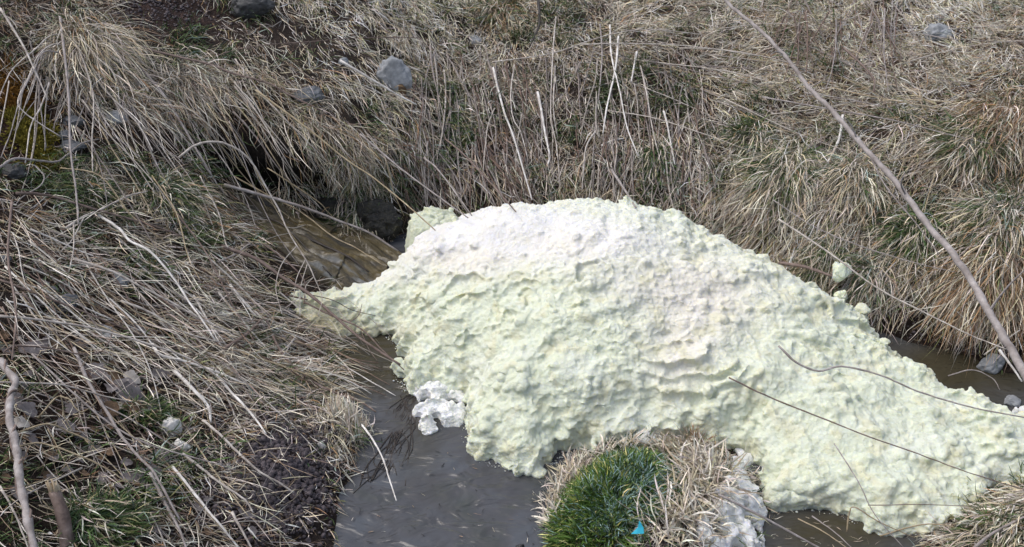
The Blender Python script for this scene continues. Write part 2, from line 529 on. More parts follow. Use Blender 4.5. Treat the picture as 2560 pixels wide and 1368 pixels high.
def cascade_col(u, s):
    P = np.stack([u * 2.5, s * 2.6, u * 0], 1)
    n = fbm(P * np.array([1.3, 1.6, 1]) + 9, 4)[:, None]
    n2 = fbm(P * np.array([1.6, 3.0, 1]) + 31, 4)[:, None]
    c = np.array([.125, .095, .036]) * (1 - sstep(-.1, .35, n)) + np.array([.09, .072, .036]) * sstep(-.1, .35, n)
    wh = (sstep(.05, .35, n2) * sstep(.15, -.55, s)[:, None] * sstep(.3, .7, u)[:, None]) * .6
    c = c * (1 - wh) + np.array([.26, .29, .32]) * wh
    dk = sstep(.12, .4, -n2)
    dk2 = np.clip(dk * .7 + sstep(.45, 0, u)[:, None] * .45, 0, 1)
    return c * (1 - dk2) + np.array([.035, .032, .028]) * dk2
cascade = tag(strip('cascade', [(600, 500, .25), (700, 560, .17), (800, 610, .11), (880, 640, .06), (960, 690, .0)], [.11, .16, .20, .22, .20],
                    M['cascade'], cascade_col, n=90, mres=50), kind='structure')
# ------------------------------------------------------------------ foam
FOAM_V, FOAM_F, foff = [], [], 0
def catmull_closed(P, k=4):
    P = np.asarray(P, float); out = []
    n = len(P)
    for i in range(n):
        p0, p1, p2, p3 = P[i - 1], P[i], P[(i + 1) % n], P[(i + 2) % n]
        for t in np.arange(k) / k:
            out.append(.5 * ((2 * p1) + (-p0 + p2) * t + (2 * p0 - 5 * p1 + 4 * p2 - p3) * t * t + (-p0 + 3 * p1 - 3 * p2 + p3) * t ** 3))
    return np.array(out)

def foam(name, outline, ctrl, res=.006, R=.10, ragged=.03, amp=1.0, mat='foam', colfn=None, seed=0., smoothfn=None, dens=19000, bscale=1.0, Rmax=9., holes=False):
    """outline: world xy polygon; ctrl: world (x, y, ztop)"""
    global foff
    poly = catmull_closed(outline, 4)
    lo = poly.min(0) - .1; hi = poly.max(0) + .1
    ax = np.arange(lo[0], hi[0], res); ay = np.arange(lo[1], hi[1], res)
    X, Y = np.meshgrid(ax, ay)
    d = poly_sdf(X, Y, poly)
    P0 = np.stack([X.ravel(), Y.ravel(), np.full(X.size, seed)], 1)
    d = d + (fbm(P0 * 7, 3).reshape(X.shape) * ragged * 1.6 + fbm(P0 * 22 + 5, 2).reshape(X.shape) * ragged * .7)
    ctrl = np.array(ctrl)
    f = rbf_fit(ctrl[:, :2], ctrl[:, 2], 5e-3)
    if holes: d = np.minimum(d, (.42 - fbm(P0 * 15 + 300, 3).reshape(X.shape)) * .06)
    base = np.maximum(gh(X.ravel(), Y.ravel()).reshape(X.shape), -.01) - .012
    top = f(X, Y)
    th = np.maximum(top - base, .03)
    dd = np.clip(d, 0, None)
    Rm = np.minimum(.35 * R + th * .8, Rmax)
    e = np.sqrt(np.clip(1 - (1 - np.minimum(dd / Rm, 1)) ** 2, 0, 1))
    P1 = np.stack([X.ravel(), Y.ravel(), np.full(X.size, seed + 2.5)], 1)
    Z0 = base + th * e
    lowh = (fbm(P1 * 2.6, 3) * .035 + np.abs(perlin(P1 * np.array([4.5, 7.5, 1]))) * .035).reshape(X.shape) * amp * e
    s_ = Y * 5.0 - X * .6 + (fbm(P1 * 2.4 + 13, 3) * 2.4).reshape(X.shape)
    fr1 = (-s_) % 1.0; s2 = Y * 11.0 + X * 1.5 + (fbm(P1 * 5.0 + 33, 3) * 2.6).reshape(X.shape); fr2 = (-s2) % 1.0
    mk1 = sstep(-.15, .5, fbm(P1 * 2.1 + 90, 2)).reshape(X.shape); mk2 = sstep(-.1, .5, fbm(P1 * 3.7 + 120, 2)).reshape(X.shape)
    lowh = lowh + amp * e * (.050 * (fr1 ** 2.5) * mk1 + .026 * (fr2 ** 2.5) * mk2) * (1 if smoothfn is None else smoothfn(np.stack([X.ravel(), Y.ravel(), Z0.ravel()], 1)).reshape(X.shape))
    Z = base + th * e + lowh
    ok = (d.ravel() > 0)
    q = np.arange(X.size).reshape(X.shape)
    FF = np.stack([q[:-1, :-1], q[:-1, 1:], q[1:, 1:], q[1:, :-1]], -1).reshape(-1, 4)
    FF = FF[ok[FF].all(1)]
    used = np.unique(FF); re_ = np.full(X.size, -1); re_[used] = np.arange(len(used)); FF = re_[FF]
    Vt = np.stack([X, Y, Z], -1).reshape(-1, 3)[used]; Vb = Vt.copy(); Vb[:, 2] = base.ravel()[used] - .05
    nt_ = len(Vt)
    E = np.concatenate([FF[:, [0, 1]], FF[:, [1, 2]], FF[:, [2, 3]], FF[:, [3, 0]]])
    key = np.sort(E, 1); _, inv, cnt = np.unique(key[:, 0].astype(np.int64) * nt_ + key[:, 1], return_inverse=True, return_counts=True)
    BE = E[cnt[inv] == 1]
    SFc = np.stack([BE[:, 1], BE[:, 0], BE[:, 0] + nt_, BE[:, 1] + nt_], 1)
    # clumps: squashed balls half sunk in the surface, fused with it by the remesh
    import bmesh
    bm = bmesh.new(); bmesh.ops.create_icosphere(bm, subdivisions=2, radius=1.0)
    B = np.array([v.co[:] for v in bm.verts]); BF = np.array([[v.index for v in f.verts] for f in bm.faces]); bm.free()
    area = len(used) * res * res
    nb = int(area * dens); pick = rng.integers(0, len(Vt), nb * 3)
    C0 = Vt[pick]
    cm = sstep(-.55, .35, fbm(C0 * np.array([5., 7.5, 6.]) + 200 + seed, 3)) * .8 + .2
    if smoothfn is not None: cm = cm * (smoothfn(C0) ** 1.5)
    C0 = C0[rng.random(len(C0)) < cm][:nb]; nb = len(C0)
    rr = (.0045 + .0075 * rng.random(nb) ** 2.2) * bscale
    big_ = rng.random(nb) < .02; rr[big_] *= 2.4
    sc = rr[:, None] * np.stack([rng.uniform(.8, 1.5, nb), rng.uniform(.7, 1.2, nb), rng.uniform(.55, .95, nb)], 1)
    C0[:, 2] += rr * rng.uniform(-.5, .45, nb)
    BV = (B[None] * (1 + .18 * rng.normal(size=(nb, len(B), 1))) * sc[:, None] + C0[:, None]).reshape(-1, 3)
    BFF = (BF[None] + (np.arange(nb) * len(B))[:, None, None]).reshape(-1, 3) + 2 * nt_
    tmp = mesh_np('tmp', np.concatenate([Vt, Vb, BV]), [FF, FF[:, ::-1] + nt_, SFc, BFF], M[mat])
    mod = tmp.modifiers.new('r', 'REMESH'); mod.mode = 'VOXEL'; mod.voxel_size = res; mod.adaptivity = 0
    me = tmp.evaluated_get(bpy.context.evaluated_depsgraph_get()).to_mesh()
    V = np.empty(len(me.vertices) * 3, np.float32); me.vertices.foreach_get('co', V); V = V.reshape(-1, 3).astype(float)
    N = np.empty(len(V) * 3, np.float32); me.vertex_normals.foreach_get('vector', N); N = N.reshape(-1, 3).astype(float)
    nl = len(me.loops); li = np.empty(nl, np.int32); me.loops.foreach_get('vertex_index', li)
    FF = li.reshape(-1, 4)
    tme = tmp.data; bpy.data.objects.remove(tmp); bpy.data.meshes.remove(tme)
    # relax the voxel steps, positions and normals
    E = np.concatenate([FF[:, [0, 1]], FF[:, [1, 2]], FF[:, [2, 3]], FF[:, [3, 0]]])
    deg = np.bincount(E[:, 0], minlength=len(V)).astype(float)[:, None]
    def avg(A):
        return np.stack([np.bincount(E[:, 0], A[E[:, 1], i], len(V)) for i in range(3)], 1) / deg
    for _ in range(1): V = .6 * V + .4 * avg(V)
    for _ in range(4): N = .4 * N + .6 * avg(N)
    N /= np.linalg.norm(N, axis=1)[:, None] + 1e-9
    # drop what lies under the water or ground
    low = V[:, 2] < np.maximum(gh(V[:, 0], V[:, 1]), -.01) - .035
    FF = FF[~low[FF].all(1)]
    used = np.unique(FF); re_ = np.full(len(V), -1); re_[used] = np.arange(len(used)); V = V[used]; N = N[used]; FF = re_[FF]
    Q = V + seed
    warp = np.stack([perlin(Q * 9 + 1), perlin(Q * 9 + 41), perlin(Q * 9 + 81)], 1) * .03 + np.stack([perlin(Q * 30 + 1), perlin(Q * 30 + 41), perlin(Q * 30 + 81)], 1) * .008
    Qw = (Q + warp) * np.array([.75, 1.1, 1.25])
    def billow(s, o): return np.abs(perlin(Qw * s + o))
    def puff(s, o): return np.clip(1 - worley(Qw * s + o) * 1.25, -.3, 1)
    rm = sstep(-.5, .55, fbm(Q * 3.0 + 60, 3)) * .8 + .35
    if smoothfn is not None: rm = rm * smoothfn(V)
    # ledges: flakes that hang over the step below them, towards the viewer's side
    lg = perlin(Qw * np.array([5.5, 11, 9]) + 70); saw = np.clip(lg * 2.2, -1, 1)
    h = rm * (.034 * billow(5.0, 5) + .015 * puff(9, 9) + .007 * billow(17, 13) + .004 * puff(30, 30) + .004 * puff(60, 50) + .003 * puff(110, 20))
    lat = np.stack([perlin(Q * 12 + 15), perlin(Q * 12 + 55), perlin(Q * 14 + 95) * .5], 1) * .016 + np.stack([perlin(Q * 34 + 15), perlin(Q * 34 + 55), perlin(Q * 34 + 95)], 1) * .0035
    V = V + (N * (h - .022 * rm)[:, None] + lat * .4 * rm[:, None]) * amp
    V[:, 2] = np.where(V[:, 2] < -.03, -.03, V[:, 2])
    col = colfn(V) if colfn else np.tile(np.array([.82, .84, .80]), (len(V), 1))
    o0 = V[:, :3].mean(0); o0[2] = V[:, 2].min()
    o = mesh_np(name, V, [FF], M[mat], col=col, origin=o0)
    FOAM_V.append(V[:, :3]); FOAM_F.append(FF + foff); foff += len(V)
    return o

# main pile: contact line at the foot (photo pixel, height there); the far side runs behind the ridge
fr = [(2345, 1325, 0), (2270, 1335, 0), (2200, 1322, 0), (2120, 1298, 0), (2030, 1275, 0), (1960, 1262, 0), (1922, 1262, 0), (1912, 1205, .0), (1895, 1140, .05),
      (1850, 1105, .05), (1780, 1092, .05), (1700, 1088, .05), (1610, 1096, .05), (1520, 1108, .05), (1440, 1122, .03), (1400, 1140, .0), (1368, 1165, 0), (1325, 1178, 0), (1255, 1168, 0),
      (1200, 1145, 0), (1172, 1110, 0), (1160, 1060, 0), (1150, 1000, 0), (1090, 985, 0), (1035, 985, 0), (1005, 960, 0), (992, 930, 0), (1022, 915, 0), (1004, 880, 0), (988, 852, 0),
      (945, 838, .0), (880, 828, .01), (820, 836, .02), (775, 832, .03), (750, 805, .04), (748, 765, .06)]
OUT = [tuple(unproj(*p)[:2]) for p in fr]
OUT += [(-.99, 3.70), (-.90, 3.78), (-.76, 3.81), (-.62, 3.85), (-.54, 3.98), (-.42, 4.2), (-.28, 4.34), (0, 4.40), (.25, 4.38), (.5, 4.32), (.75, 4.22), (.98, 4.08), (1.15, 3.92),
        (1.32, 3.76), (1.46, 3.62), (1.54, 3.50), (1.6, 3.36), (1.66, 3.24), (1.75, 3.12), (1.88, 3.02), (2.1, 2.92), (2.4, 2.82), (2.5, 2.6), (2.15, 2.50), (1.92, 2.52)]
OUT += [tuple(unproj(*p)[:2]) for p in ((2500, 1210, .03), (2440, 1245, .02), (2400, 1290, .02))]
CT = []
def ct(*rows):
    for (px, py, z) in rows:
        p = unproj(px, py, z); CT.append((p[0], p[1], max(z - .012, .02)))
ct((752, 750, .07), (800, 735, .09), (870, 706, .12), (930, 688, .15), (968, 668, .18), (1000, 628, .23), (1060, 594, .29), (1140, 568, .35), (1220, 540, .41), (1290, 520, .46),
   (1400, 515, .47), (1500, 518, .46), (1600, 522, .44), (1700, 555, .38), (1790, 592, .33), (1870, 620, .30), (1960, 672, .25), (2060, 712, .20), (2130, 785, .15),
   (2200, 850, .12), (2290, 920, .10), (2380, 975, .09), (2480, 1025, .08), (2560, 1060, .08), (2700, 1090, .08))
ct((800, 790, .06), (900, 770, .11), (1000, 750, .19), (1100, 700, .30), (1200, 650, .37), (1400, 600, .44), (1600, 640, .42), (1800, 700, .36), (1950, 780, .29), (1700, 780, .34),
   (1500, 750, .38), (1300, 750, .36), (1150, 800, .27), (1060, 860, .16), (1100, 930, .12), (1250, 900, .24), (1450, 900, .28), (1650, 900, .26), (1800, 900, .24), (2000, 900, .20),
   (2150, 920, .15), (2250, 980, .12), (2050, 1010, .17), (1850, 1010, .18), (1650, 1010, .19), (1450, 1010, .19), (1250, 1040, .15), (1200, 1080, .12), (1300, 1120, .10), (1400, 1080, .12),
   (1620, 1060, .15), (1780, 1050, .14), (1950, 1100, .14), (2100, 1120, .13), (2300, 1120, .11), (2450, 1120, .08), (2560, 1120, .07), (2050, 1220, .12), (2200, 1260, .11), (2350, 1240, .10),
   (1960, 1180, .12), (2450, 1190, .06), (2800, 1150, .06))
for (x, y, z) in ((-.5, 4.25, .12), (-.2, 4.36, .14), (.2, 4.38, .14), (.6, 4.3, .12), (1.0, 4.08, .10), (1.32, 3.78, .08)):
    CT.append((x, y, z))

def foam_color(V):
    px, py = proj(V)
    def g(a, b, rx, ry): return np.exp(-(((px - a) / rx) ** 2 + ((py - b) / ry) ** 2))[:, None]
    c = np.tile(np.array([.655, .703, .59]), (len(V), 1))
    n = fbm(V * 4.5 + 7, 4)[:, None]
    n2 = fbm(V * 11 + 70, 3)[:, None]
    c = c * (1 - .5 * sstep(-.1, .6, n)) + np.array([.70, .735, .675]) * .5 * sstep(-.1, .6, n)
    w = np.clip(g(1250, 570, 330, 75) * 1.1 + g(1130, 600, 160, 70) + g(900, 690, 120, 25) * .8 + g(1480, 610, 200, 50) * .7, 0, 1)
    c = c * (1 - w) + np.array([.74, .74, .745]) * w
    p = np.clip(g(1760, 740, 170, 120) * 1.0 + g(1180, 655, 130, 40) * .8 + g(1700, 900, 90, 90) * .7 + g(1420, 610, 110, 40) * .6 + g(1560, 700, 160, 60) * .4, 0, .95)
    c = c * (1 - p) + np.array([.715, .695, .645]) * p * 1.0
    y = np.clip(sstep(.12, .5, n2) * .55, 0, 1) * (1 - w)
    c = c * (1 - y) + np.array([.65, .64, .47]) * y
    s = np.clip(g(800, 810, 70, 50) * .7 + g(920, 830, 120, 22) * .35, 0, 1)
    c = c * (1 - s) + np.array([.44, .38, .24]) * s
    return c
def pile_smooth(V):
    px, py = proj(V)
    w = np.clip(1.3 * np.exp(-(((px - 1240) / 380) ** 2 + ((py - 575) / 85) ** 2)) + .6 * np.exp(-(((px - 900) / 130) ** 2 + ((py - 720) / 45) ** 2)), 0, 1)
    return 1 - .86 * w
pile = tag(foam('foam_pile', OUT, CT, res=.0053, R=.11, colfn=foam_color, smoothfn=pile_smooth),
           'huge lumpy pale yellow green foam heap filling the stream between the banks', 'foam')

def foam_px(name, pts, h, label, res=.005, mat='froth', color=(.80, .82, .84), ragged=.012, amp=.45, seed=3., R=.05, group=None, cat='foam', zoff=None):
    """a smaller patch of foam lying on the ground or water, outlined in photo pixels"""
    P = []
    for (px, py) in pts:
        z = 0.0 if zoff is None else zoff
        if zoff is None:
            t, d = hit(px, py); q = CAM + d * t
        else:
            q = unproj(px, py, z)
        P.append(q)
    P = np.array(P)
    c = P.mean(0)
    zc = max(float(c[2]), 0)
    ctrl = [(c[0], c[1], zc + h)] + [(*(c[:2] + (p[:2] - c[:2]) * .7), max(p[2], 0) + h * .8) for p in P] + [(*(c[:2] + (p[:2] - c[:2]) * 1.5), max(p[2], 0) + h * .6) for p in P]
    cc = np.array(color)
    def cf(V):
        n = fbm(V * 20, 3)[:, None]
        return np.clip(cc * (1 + .06 * n), 0, .9)
    o = foam(name, P[:, :2], ctrl, dens=11000, bscale=.7, Rmax=.05, holes=(mat == 'froth'), res=res, R=R, ragged=ragged, amp=amp, mat=mat, colfn=cf, seed=seed)
    return tag(o, label, cat, group)

foam_px('foam_patch', [(1025, 965), (1080, 950), (1150, 965), (1172, 1010), (1165, 1050), (1120, 1070), (1075, 1085), (1040, 1075), (1050, 1050), (1030, 1040), (1045, 1010)], .034,
        'bright white granular froth patch on the water beside the pile\'s lower left edge', seed=5., amp=.6, zoff=0., color=(.86, .88, .90))
foam_px('foam_patch', [(1830, 1130), (1880, 1140), (1870, 1190), (1900, 1230), (1915, 1270), (1905, 1330), (1915, 1390), (1780, 1390), (1745, 1330), (1755, 1290), (1790, 1240), (1815, 1200)], .055,
        'white dried froth tongue draped down the right side of the grassy island', seed=9., amp=.6, color=(.86, .88, .90), R=.07)
foam_px('foam_patch', [(1012, 610), (1015, 570), (1045, 548), (1100, 545), (1150, 552), (1150, 600), (1070, 620)], .09,
        'pale green foam lobe behind the left shoulder of the pile', seed=2., mat='foam', color=(.60, .64, .52), amp=.6, zoff=.20, R=.08)
foam_px('foam_patch', [(2525, 1030), (2545, 1018), (2575, 1015), (2600, 1030), (2575, 1042)], .04,
        'small white foam clump at the water on the far right', seed=4., amp=.25)
foam_px('foam_patch', [(1520, 1095), (1560, 1080), (1640, 1085), (1690, 1100), (1650, 1122), (1560, 1128)], .04,
        'grey white dried foam crust along the top of the grassy island', seed=6., amp=.35, color=(.62, .64, .64))

allF = np.concatenate(FOAM_F); allV = np.concatenate(FOAM_V)
f_bvh = BVHTree.FromPolygons(allV.tolist(), allF.tolist())
# ------------------------------------------------------------------ grass
PAL = dict(straw=(.58, .50, .365), grey=(.52, .475, .42), pale=(.80, .75, .65), brown=(.27, .195, .14), rust=(.38, .24, .125),
           green=(.085, .14, .042), dgreen=(.045, .085, .035), frost=(.30, .38, .34), olive=(.25, .25, .11))

def palette(n, weights):
    ks = list(weights); w = np.array([weights[k] for k in ks], float); w /= w.sum()
    pick = rng.choice(len(ks), n, p=w)
    c = np.array([PAL[k] for k in ks])[pick]
    return c * rng.uniform(.7, 1.25, (n, 1)) * rng.uniform(.94, 1.06, (n, 3))

def blade_mesh(R0, D0, D1, L, W, C, segs=4, curve=1.0, wob=.25, follow=True, lay=.012, sink=.004):
    """ribbons: roots R0, first direction D0 bending to D1, length L, half width W, colour C"""
    n = len(R0)
    D0 = D0 / np.linalg.norm(D0, axis=1)[:, None]; D1 = D1 / np.linalg.norm(D1, axis=1)[:, None]
    P = R0.copy(); P[:, 2] -= sink
    pts = [P.copy()]; dirs = []
    off = rng.uniform(.0015, lay, n)
    wv = rng.normal(0, wob, (n, 3)); wv2 = rng.normal(0, wob * .6, (n, 3))
    for k in range(segs):
        f = ((k + .5) / segs) ** curve
        d = D0 * (1 - f) + D1 * f + wv * math.sin(2.2 * f) + wv2 * math.sin(5 * f)
        d /= np.linalg.norm(d, axis=1)[:, None] + 1e-9
        P = P + d * (L / segs)[:, None]
        if follow:
            g = gh(P[:, 0], P[:, 1]) + off * (k + 1)
            P[:, 2] = np.maximum(P[:, 2], g)
        pts.append(P.copy()); dirs.append(d)
    dirs.append(dirs[-1])
    rv = rng.normal(size=(n, 3))
    V = []; Cc = []
    for k in range(segs + 1):
        s = np.cross(dirs[k], rv); s /= np.linalg.norm(s, axis=1)[:, None] + 1e-9
        t = k / segs
        w = W * (.75 + .5 * t if t < .5 else 1.0 * (1 - ((t - .5) / .5) ** 2) + .12)
        if k < segs:
            V += [pts[k] - s * w[:, None], pts[k] + s * w[:, None]]
            Cc += [C * (.8 + .3 * t)] * 2
        else:
            V += [pts[k]]; Cc += [C * 1.1]
    m_ = 2 * segs + 1
    V = np.stack(V, 1).reshape(-1, 3); Cc = np.stack(Cc, 1).reshape(-1, 3)
    b0 = np.arange(n)[:, None] * m_
    Q = np.concatenate([b0 + np.array([2 * k, 2 * k + 1, 2 * k + 3, 2 * k + 2]) for k in range(segs - 1)])
    Tt = b0 + np.array([2 * segs - 2, 2 * segs - 1, 2 * segs])
    return V, Q, Tt, Cc

# guide points in the photo: px, py, angle (0 right, 90 down), spread, length, density, green, brown, pale, lift
GF = np.array([
 (60, 60, 70, 40, .16, .5, .05, .6, .1, .5), (400, 40, 80, 60, .08, .12, .05, .8, .1, .4), (250, 130, 60, 30, .30, 1, .15, .35, .2, .6),
 (520, 120, 40, 40, .10, .8, .45, .2, .1, .4), (400, 250, 55, 22, .26, 1.1, .05, .35, .3, .6), (650, 230, 58, 28, .19, 1.3, .02, .3, .25, .7),
 (720, 80, 65, 30, .16, 1.2, .03, .1, .3, .4), (900, 60, 70, 35, .13, 1.3, .05, .1, .3, .4), (1100, 60, 75, 40, .13, 1.3, .06, .12, .3, .4),
 (1280, 60, 75, 30, .14, 1.3, .25, .2, .2, .5), (1250, 150, 80, 50, .12, 1.2, .06, .1, .3, .4), (900, 170, 60, 35, .15, 1.2, .05, .1, .3, .4), (1100, 330, 60, 45, .12, 1.1, .35, .2, .15, .4),
 (820, 330, 62, 20, .2, 1.3, .05, .2, .3, .6), (880, 430, 75, 25, .12, .9, .35, .2, .1, .5), (1150, 440, 60, 25, .18, .7, .1, .4, .1, .5),
 (1400, 200, 85, 60, .10, 1.1, .1, .15, .2, .4), (1400, 400, 75, 45, .12, .9, .2, .3, .1, .4), (1620, 420, 90, 45, .14, 1.0, .35, .2, .1, .4), (1600, 250, 95, 60, .11, 1.0, .3, .15, .15, .4),
 (1600, 60, 20, 70, .13, 1.2, .03, .15, .3, .4), (1850, 150, 0, 70, .14, 1.2, .04, .12, .25, .4), (1850, 320, 110, 45, .16, 1.2, .25, .15, .2, .4),
 (1900, 540, 112, 18, .26, 1.5, .10, .2, .25, .5), (2080, 520, 115, 18, .26, 1.5, .06, .15, .3, .5), (2100, 400, 130, 40, .18, 1.2, .15, .12, .25, .5), (2100, 220, 150, 70, .14, 1.2, .06, .15, .3, .4),
 (2350, 60, 160, 80, .13, 1.2, .03, .05, .5, .4), (2350, 180, 160, 80, .13, 1.2, .03, .1, .4, .4), (2520, 250, 120, 50, .16, 1.2, .1, .3, .3, .5), (2520, 380, 110, 25, .24, 1.3, .1, .5, .2, .5),
 (2300, 450, 125, 35, .20, 1.3, .25, .15, .2, .5), (2250, 600, 130, 35, .18, 1.3, .45, .15, .15, .4), (2150, 650, 130, 40, .14, 1.1, .3, .2, .2, .4), (2480, 540, 130, 40, .2, 1.2, .35, .15, .2, .5), (2500, 700, 112, 20, .26, 1.4, .15, .45, .2, .5),
 (2350, 720, 115, 25, .22, 1.3, .1, .3, .3, .5), (2200, 760, 115, 25, .18, 1.0, .1, .3, .2, .4), (2300, 850, 110, 40, .07, .2, .05, .6, .1, .3), (2450, 900, 100, 50, .05, .06, .2, .6, .1, .3),
 (30, 300, 75, 40, .06, .15, .0, .9, .0, .3), (200, 320, 62, 25, .2, .5, .1, .4, .2, .5), (420, 350, 60, 30, .11, .3, .05, .7, .1, .5), (500, 290, 58, 20, .2, .6, .1, .6, .1, .5),
 (200, 480, 45, 60, .13, 1.2, .35, .2, .2, .4), (420, 480, 50, 50, .15, 1.2, .40, .15, .2, .4), (540, 480, 58, 25, .14, 1.2, .1, .4, .2, .5), (100, 600, 45, 50, .11, .5, .1, .4, .2, .4),
 (350, 640, 42, 40, .11, .5, .2, .3, .2, .4), (560, 620, 55, 20, .13, 1.0, .25, .3, .2, .5), (660, 680, 55, 25, .09, .4, .1, .5, .1, .4), (600, 740, 40, 50, .09, .6, .03, .4, .3, .3), (100, 750, 30, 60, .08, .25, .05, .7, .1, .3), (330, 760, 38, 40, .10, .35, .05, .6, .1, .3),
 (150, 900, 30, 80, .06, .12, .08, .6, .1, .3), (350, 900, 35, 50, .08, .3, .05, .6, .1, .3), (600, 900, 30, 50, .10, .7, .1, .3, .25, .3), (780, 950, 25, 50, .12, 1.2, .1, .2, .3, .3), (850, 1070, 95, 25, .12, 1.3, .15, .1, .4, .5),
 (250, 1080, 30, 80, .06, .2, .25, .4, .1, .3), (450, 1000, 40, 60, .09, .8, .15, .4, .15, .3), (620, 1010, 40, 70, .09, 1.1, .05, .3, .25, .3), (700, 1180, 45, 90, .04, .13, .0, .7, .1, .2), (820, 1180, 60, 70, .08, .9, .05, .3, .3, .3),
 (150, 1250, 35, 60, .08, .35, .2, .5, .1, .3), (320, 1250, 40, 70, .10, .9, .25, .3, .2, .3), (500, 1180, 45, 60, .09, 1.0, .1, .3, .25, .3), (520, 1330, 45, 60, .08, .8, .05, .4, .25, .3), (720, 1340, 50, 70, .06, .3, .0, .6, .2, .3), (800, 1290, 60, 60, .08, .5, .05, .5, .2, .3),
 (1550, 1200, 100, 60, .05, .6, .6, .1, .1, .4), (1750, 1230, 110, 60, .10, 1.3, .1, .1, .5, .5), (1720, 1340, 110, 60, .09, .9, .05, .2, .5, .5), (2450, 1300, 140, 60, .09, 1.0, .2, .35, .25, .5), (2540, 1250, 140, 60, .09, 1.0, .15, .35, .3, .5),
])

def guide(px, py):
    P = np.stack([px, py * 1.25], 1); Gp = np.stack([GF[:, 0], GF[:, 1] * 1.25], 1)
    out = np.zeros((len(px), 10))
    for a in range(0, len(px), 20000):
        d = ((P[a:a + 20000, None] - Gp[None]) ** 2).sum(-1) + 400
        w = 1 / d ** 1.6; w /= w.sum(1)[:, None]
        ang = np.radians(GF[:, 2])
        v = w @ np.concatenate([GF[:, 3:], np.cos(ang)[:, None], np.sin(ang)[:, None]], 1)
        out[a:a + 20000, :7] = v[:, :7]; out[a:a + 20000, 7:9] = v[:, 7:9]
    return out      # spread, length, density, green, brown, pale, lift, cos, sin

def sample_ground(n, xr=(-3.5, 3.9), yr=(1.5, 6.6)):
    """random points on the ground mesh, uniform in the photo rather than on the ground where the slope is steep"""
    x = rng.uniform(*xr, n); y = rng.uniform(*yr, n); z = gh(x, y)
    e = .02
    sx = (gh(x + e, y) - gh(x - e, y)) / (2 * e); sy = (gh(x, y + e) - gh(x, y - e)) / (2 * e)
    N = np.stack([-sx, -sy, np.ones(n)], 1); N /= np.linalg.norm(N, axis=1)[:, None]
    X, Y = shear(x, y, z)
    return np.stack([X, Y, z], 1), N, sx, sy

def img_dir(ang_c, ang_s, P, sx, sy):
    """a direction along the slope that runs at the given angle in the photo"""
    e = .01
    def pj(dx, dy): return proj(P + np.stack([dx, dy, sx * dx + sy * dy], 1))
    o = np.zeros(len(P))
    a0, b0 = proj(P); a1, b1 = pj(o + e, o); a2, b2 = pj(o, o + e)
    J00, J10, J01, J11 = (a1 - a0), (b1 - b0), (a2 - a0), (b2 - b0)
    det = J00 * J11 - J01 * J10
    det = np.where(np.abs(det) < 3, 3 * np.sign(det - 1e-9), det)
    dx = (ang_c * J11 - ang_s * J01) / det; dy = (ang_s * J00 - ang_c * J10) / det
    D = np.stack([dx, dy, sx * dx + sy * dy], 1)
    return D / (np.linalg.norm(D, axis=1)[:, None] + 1e-9)

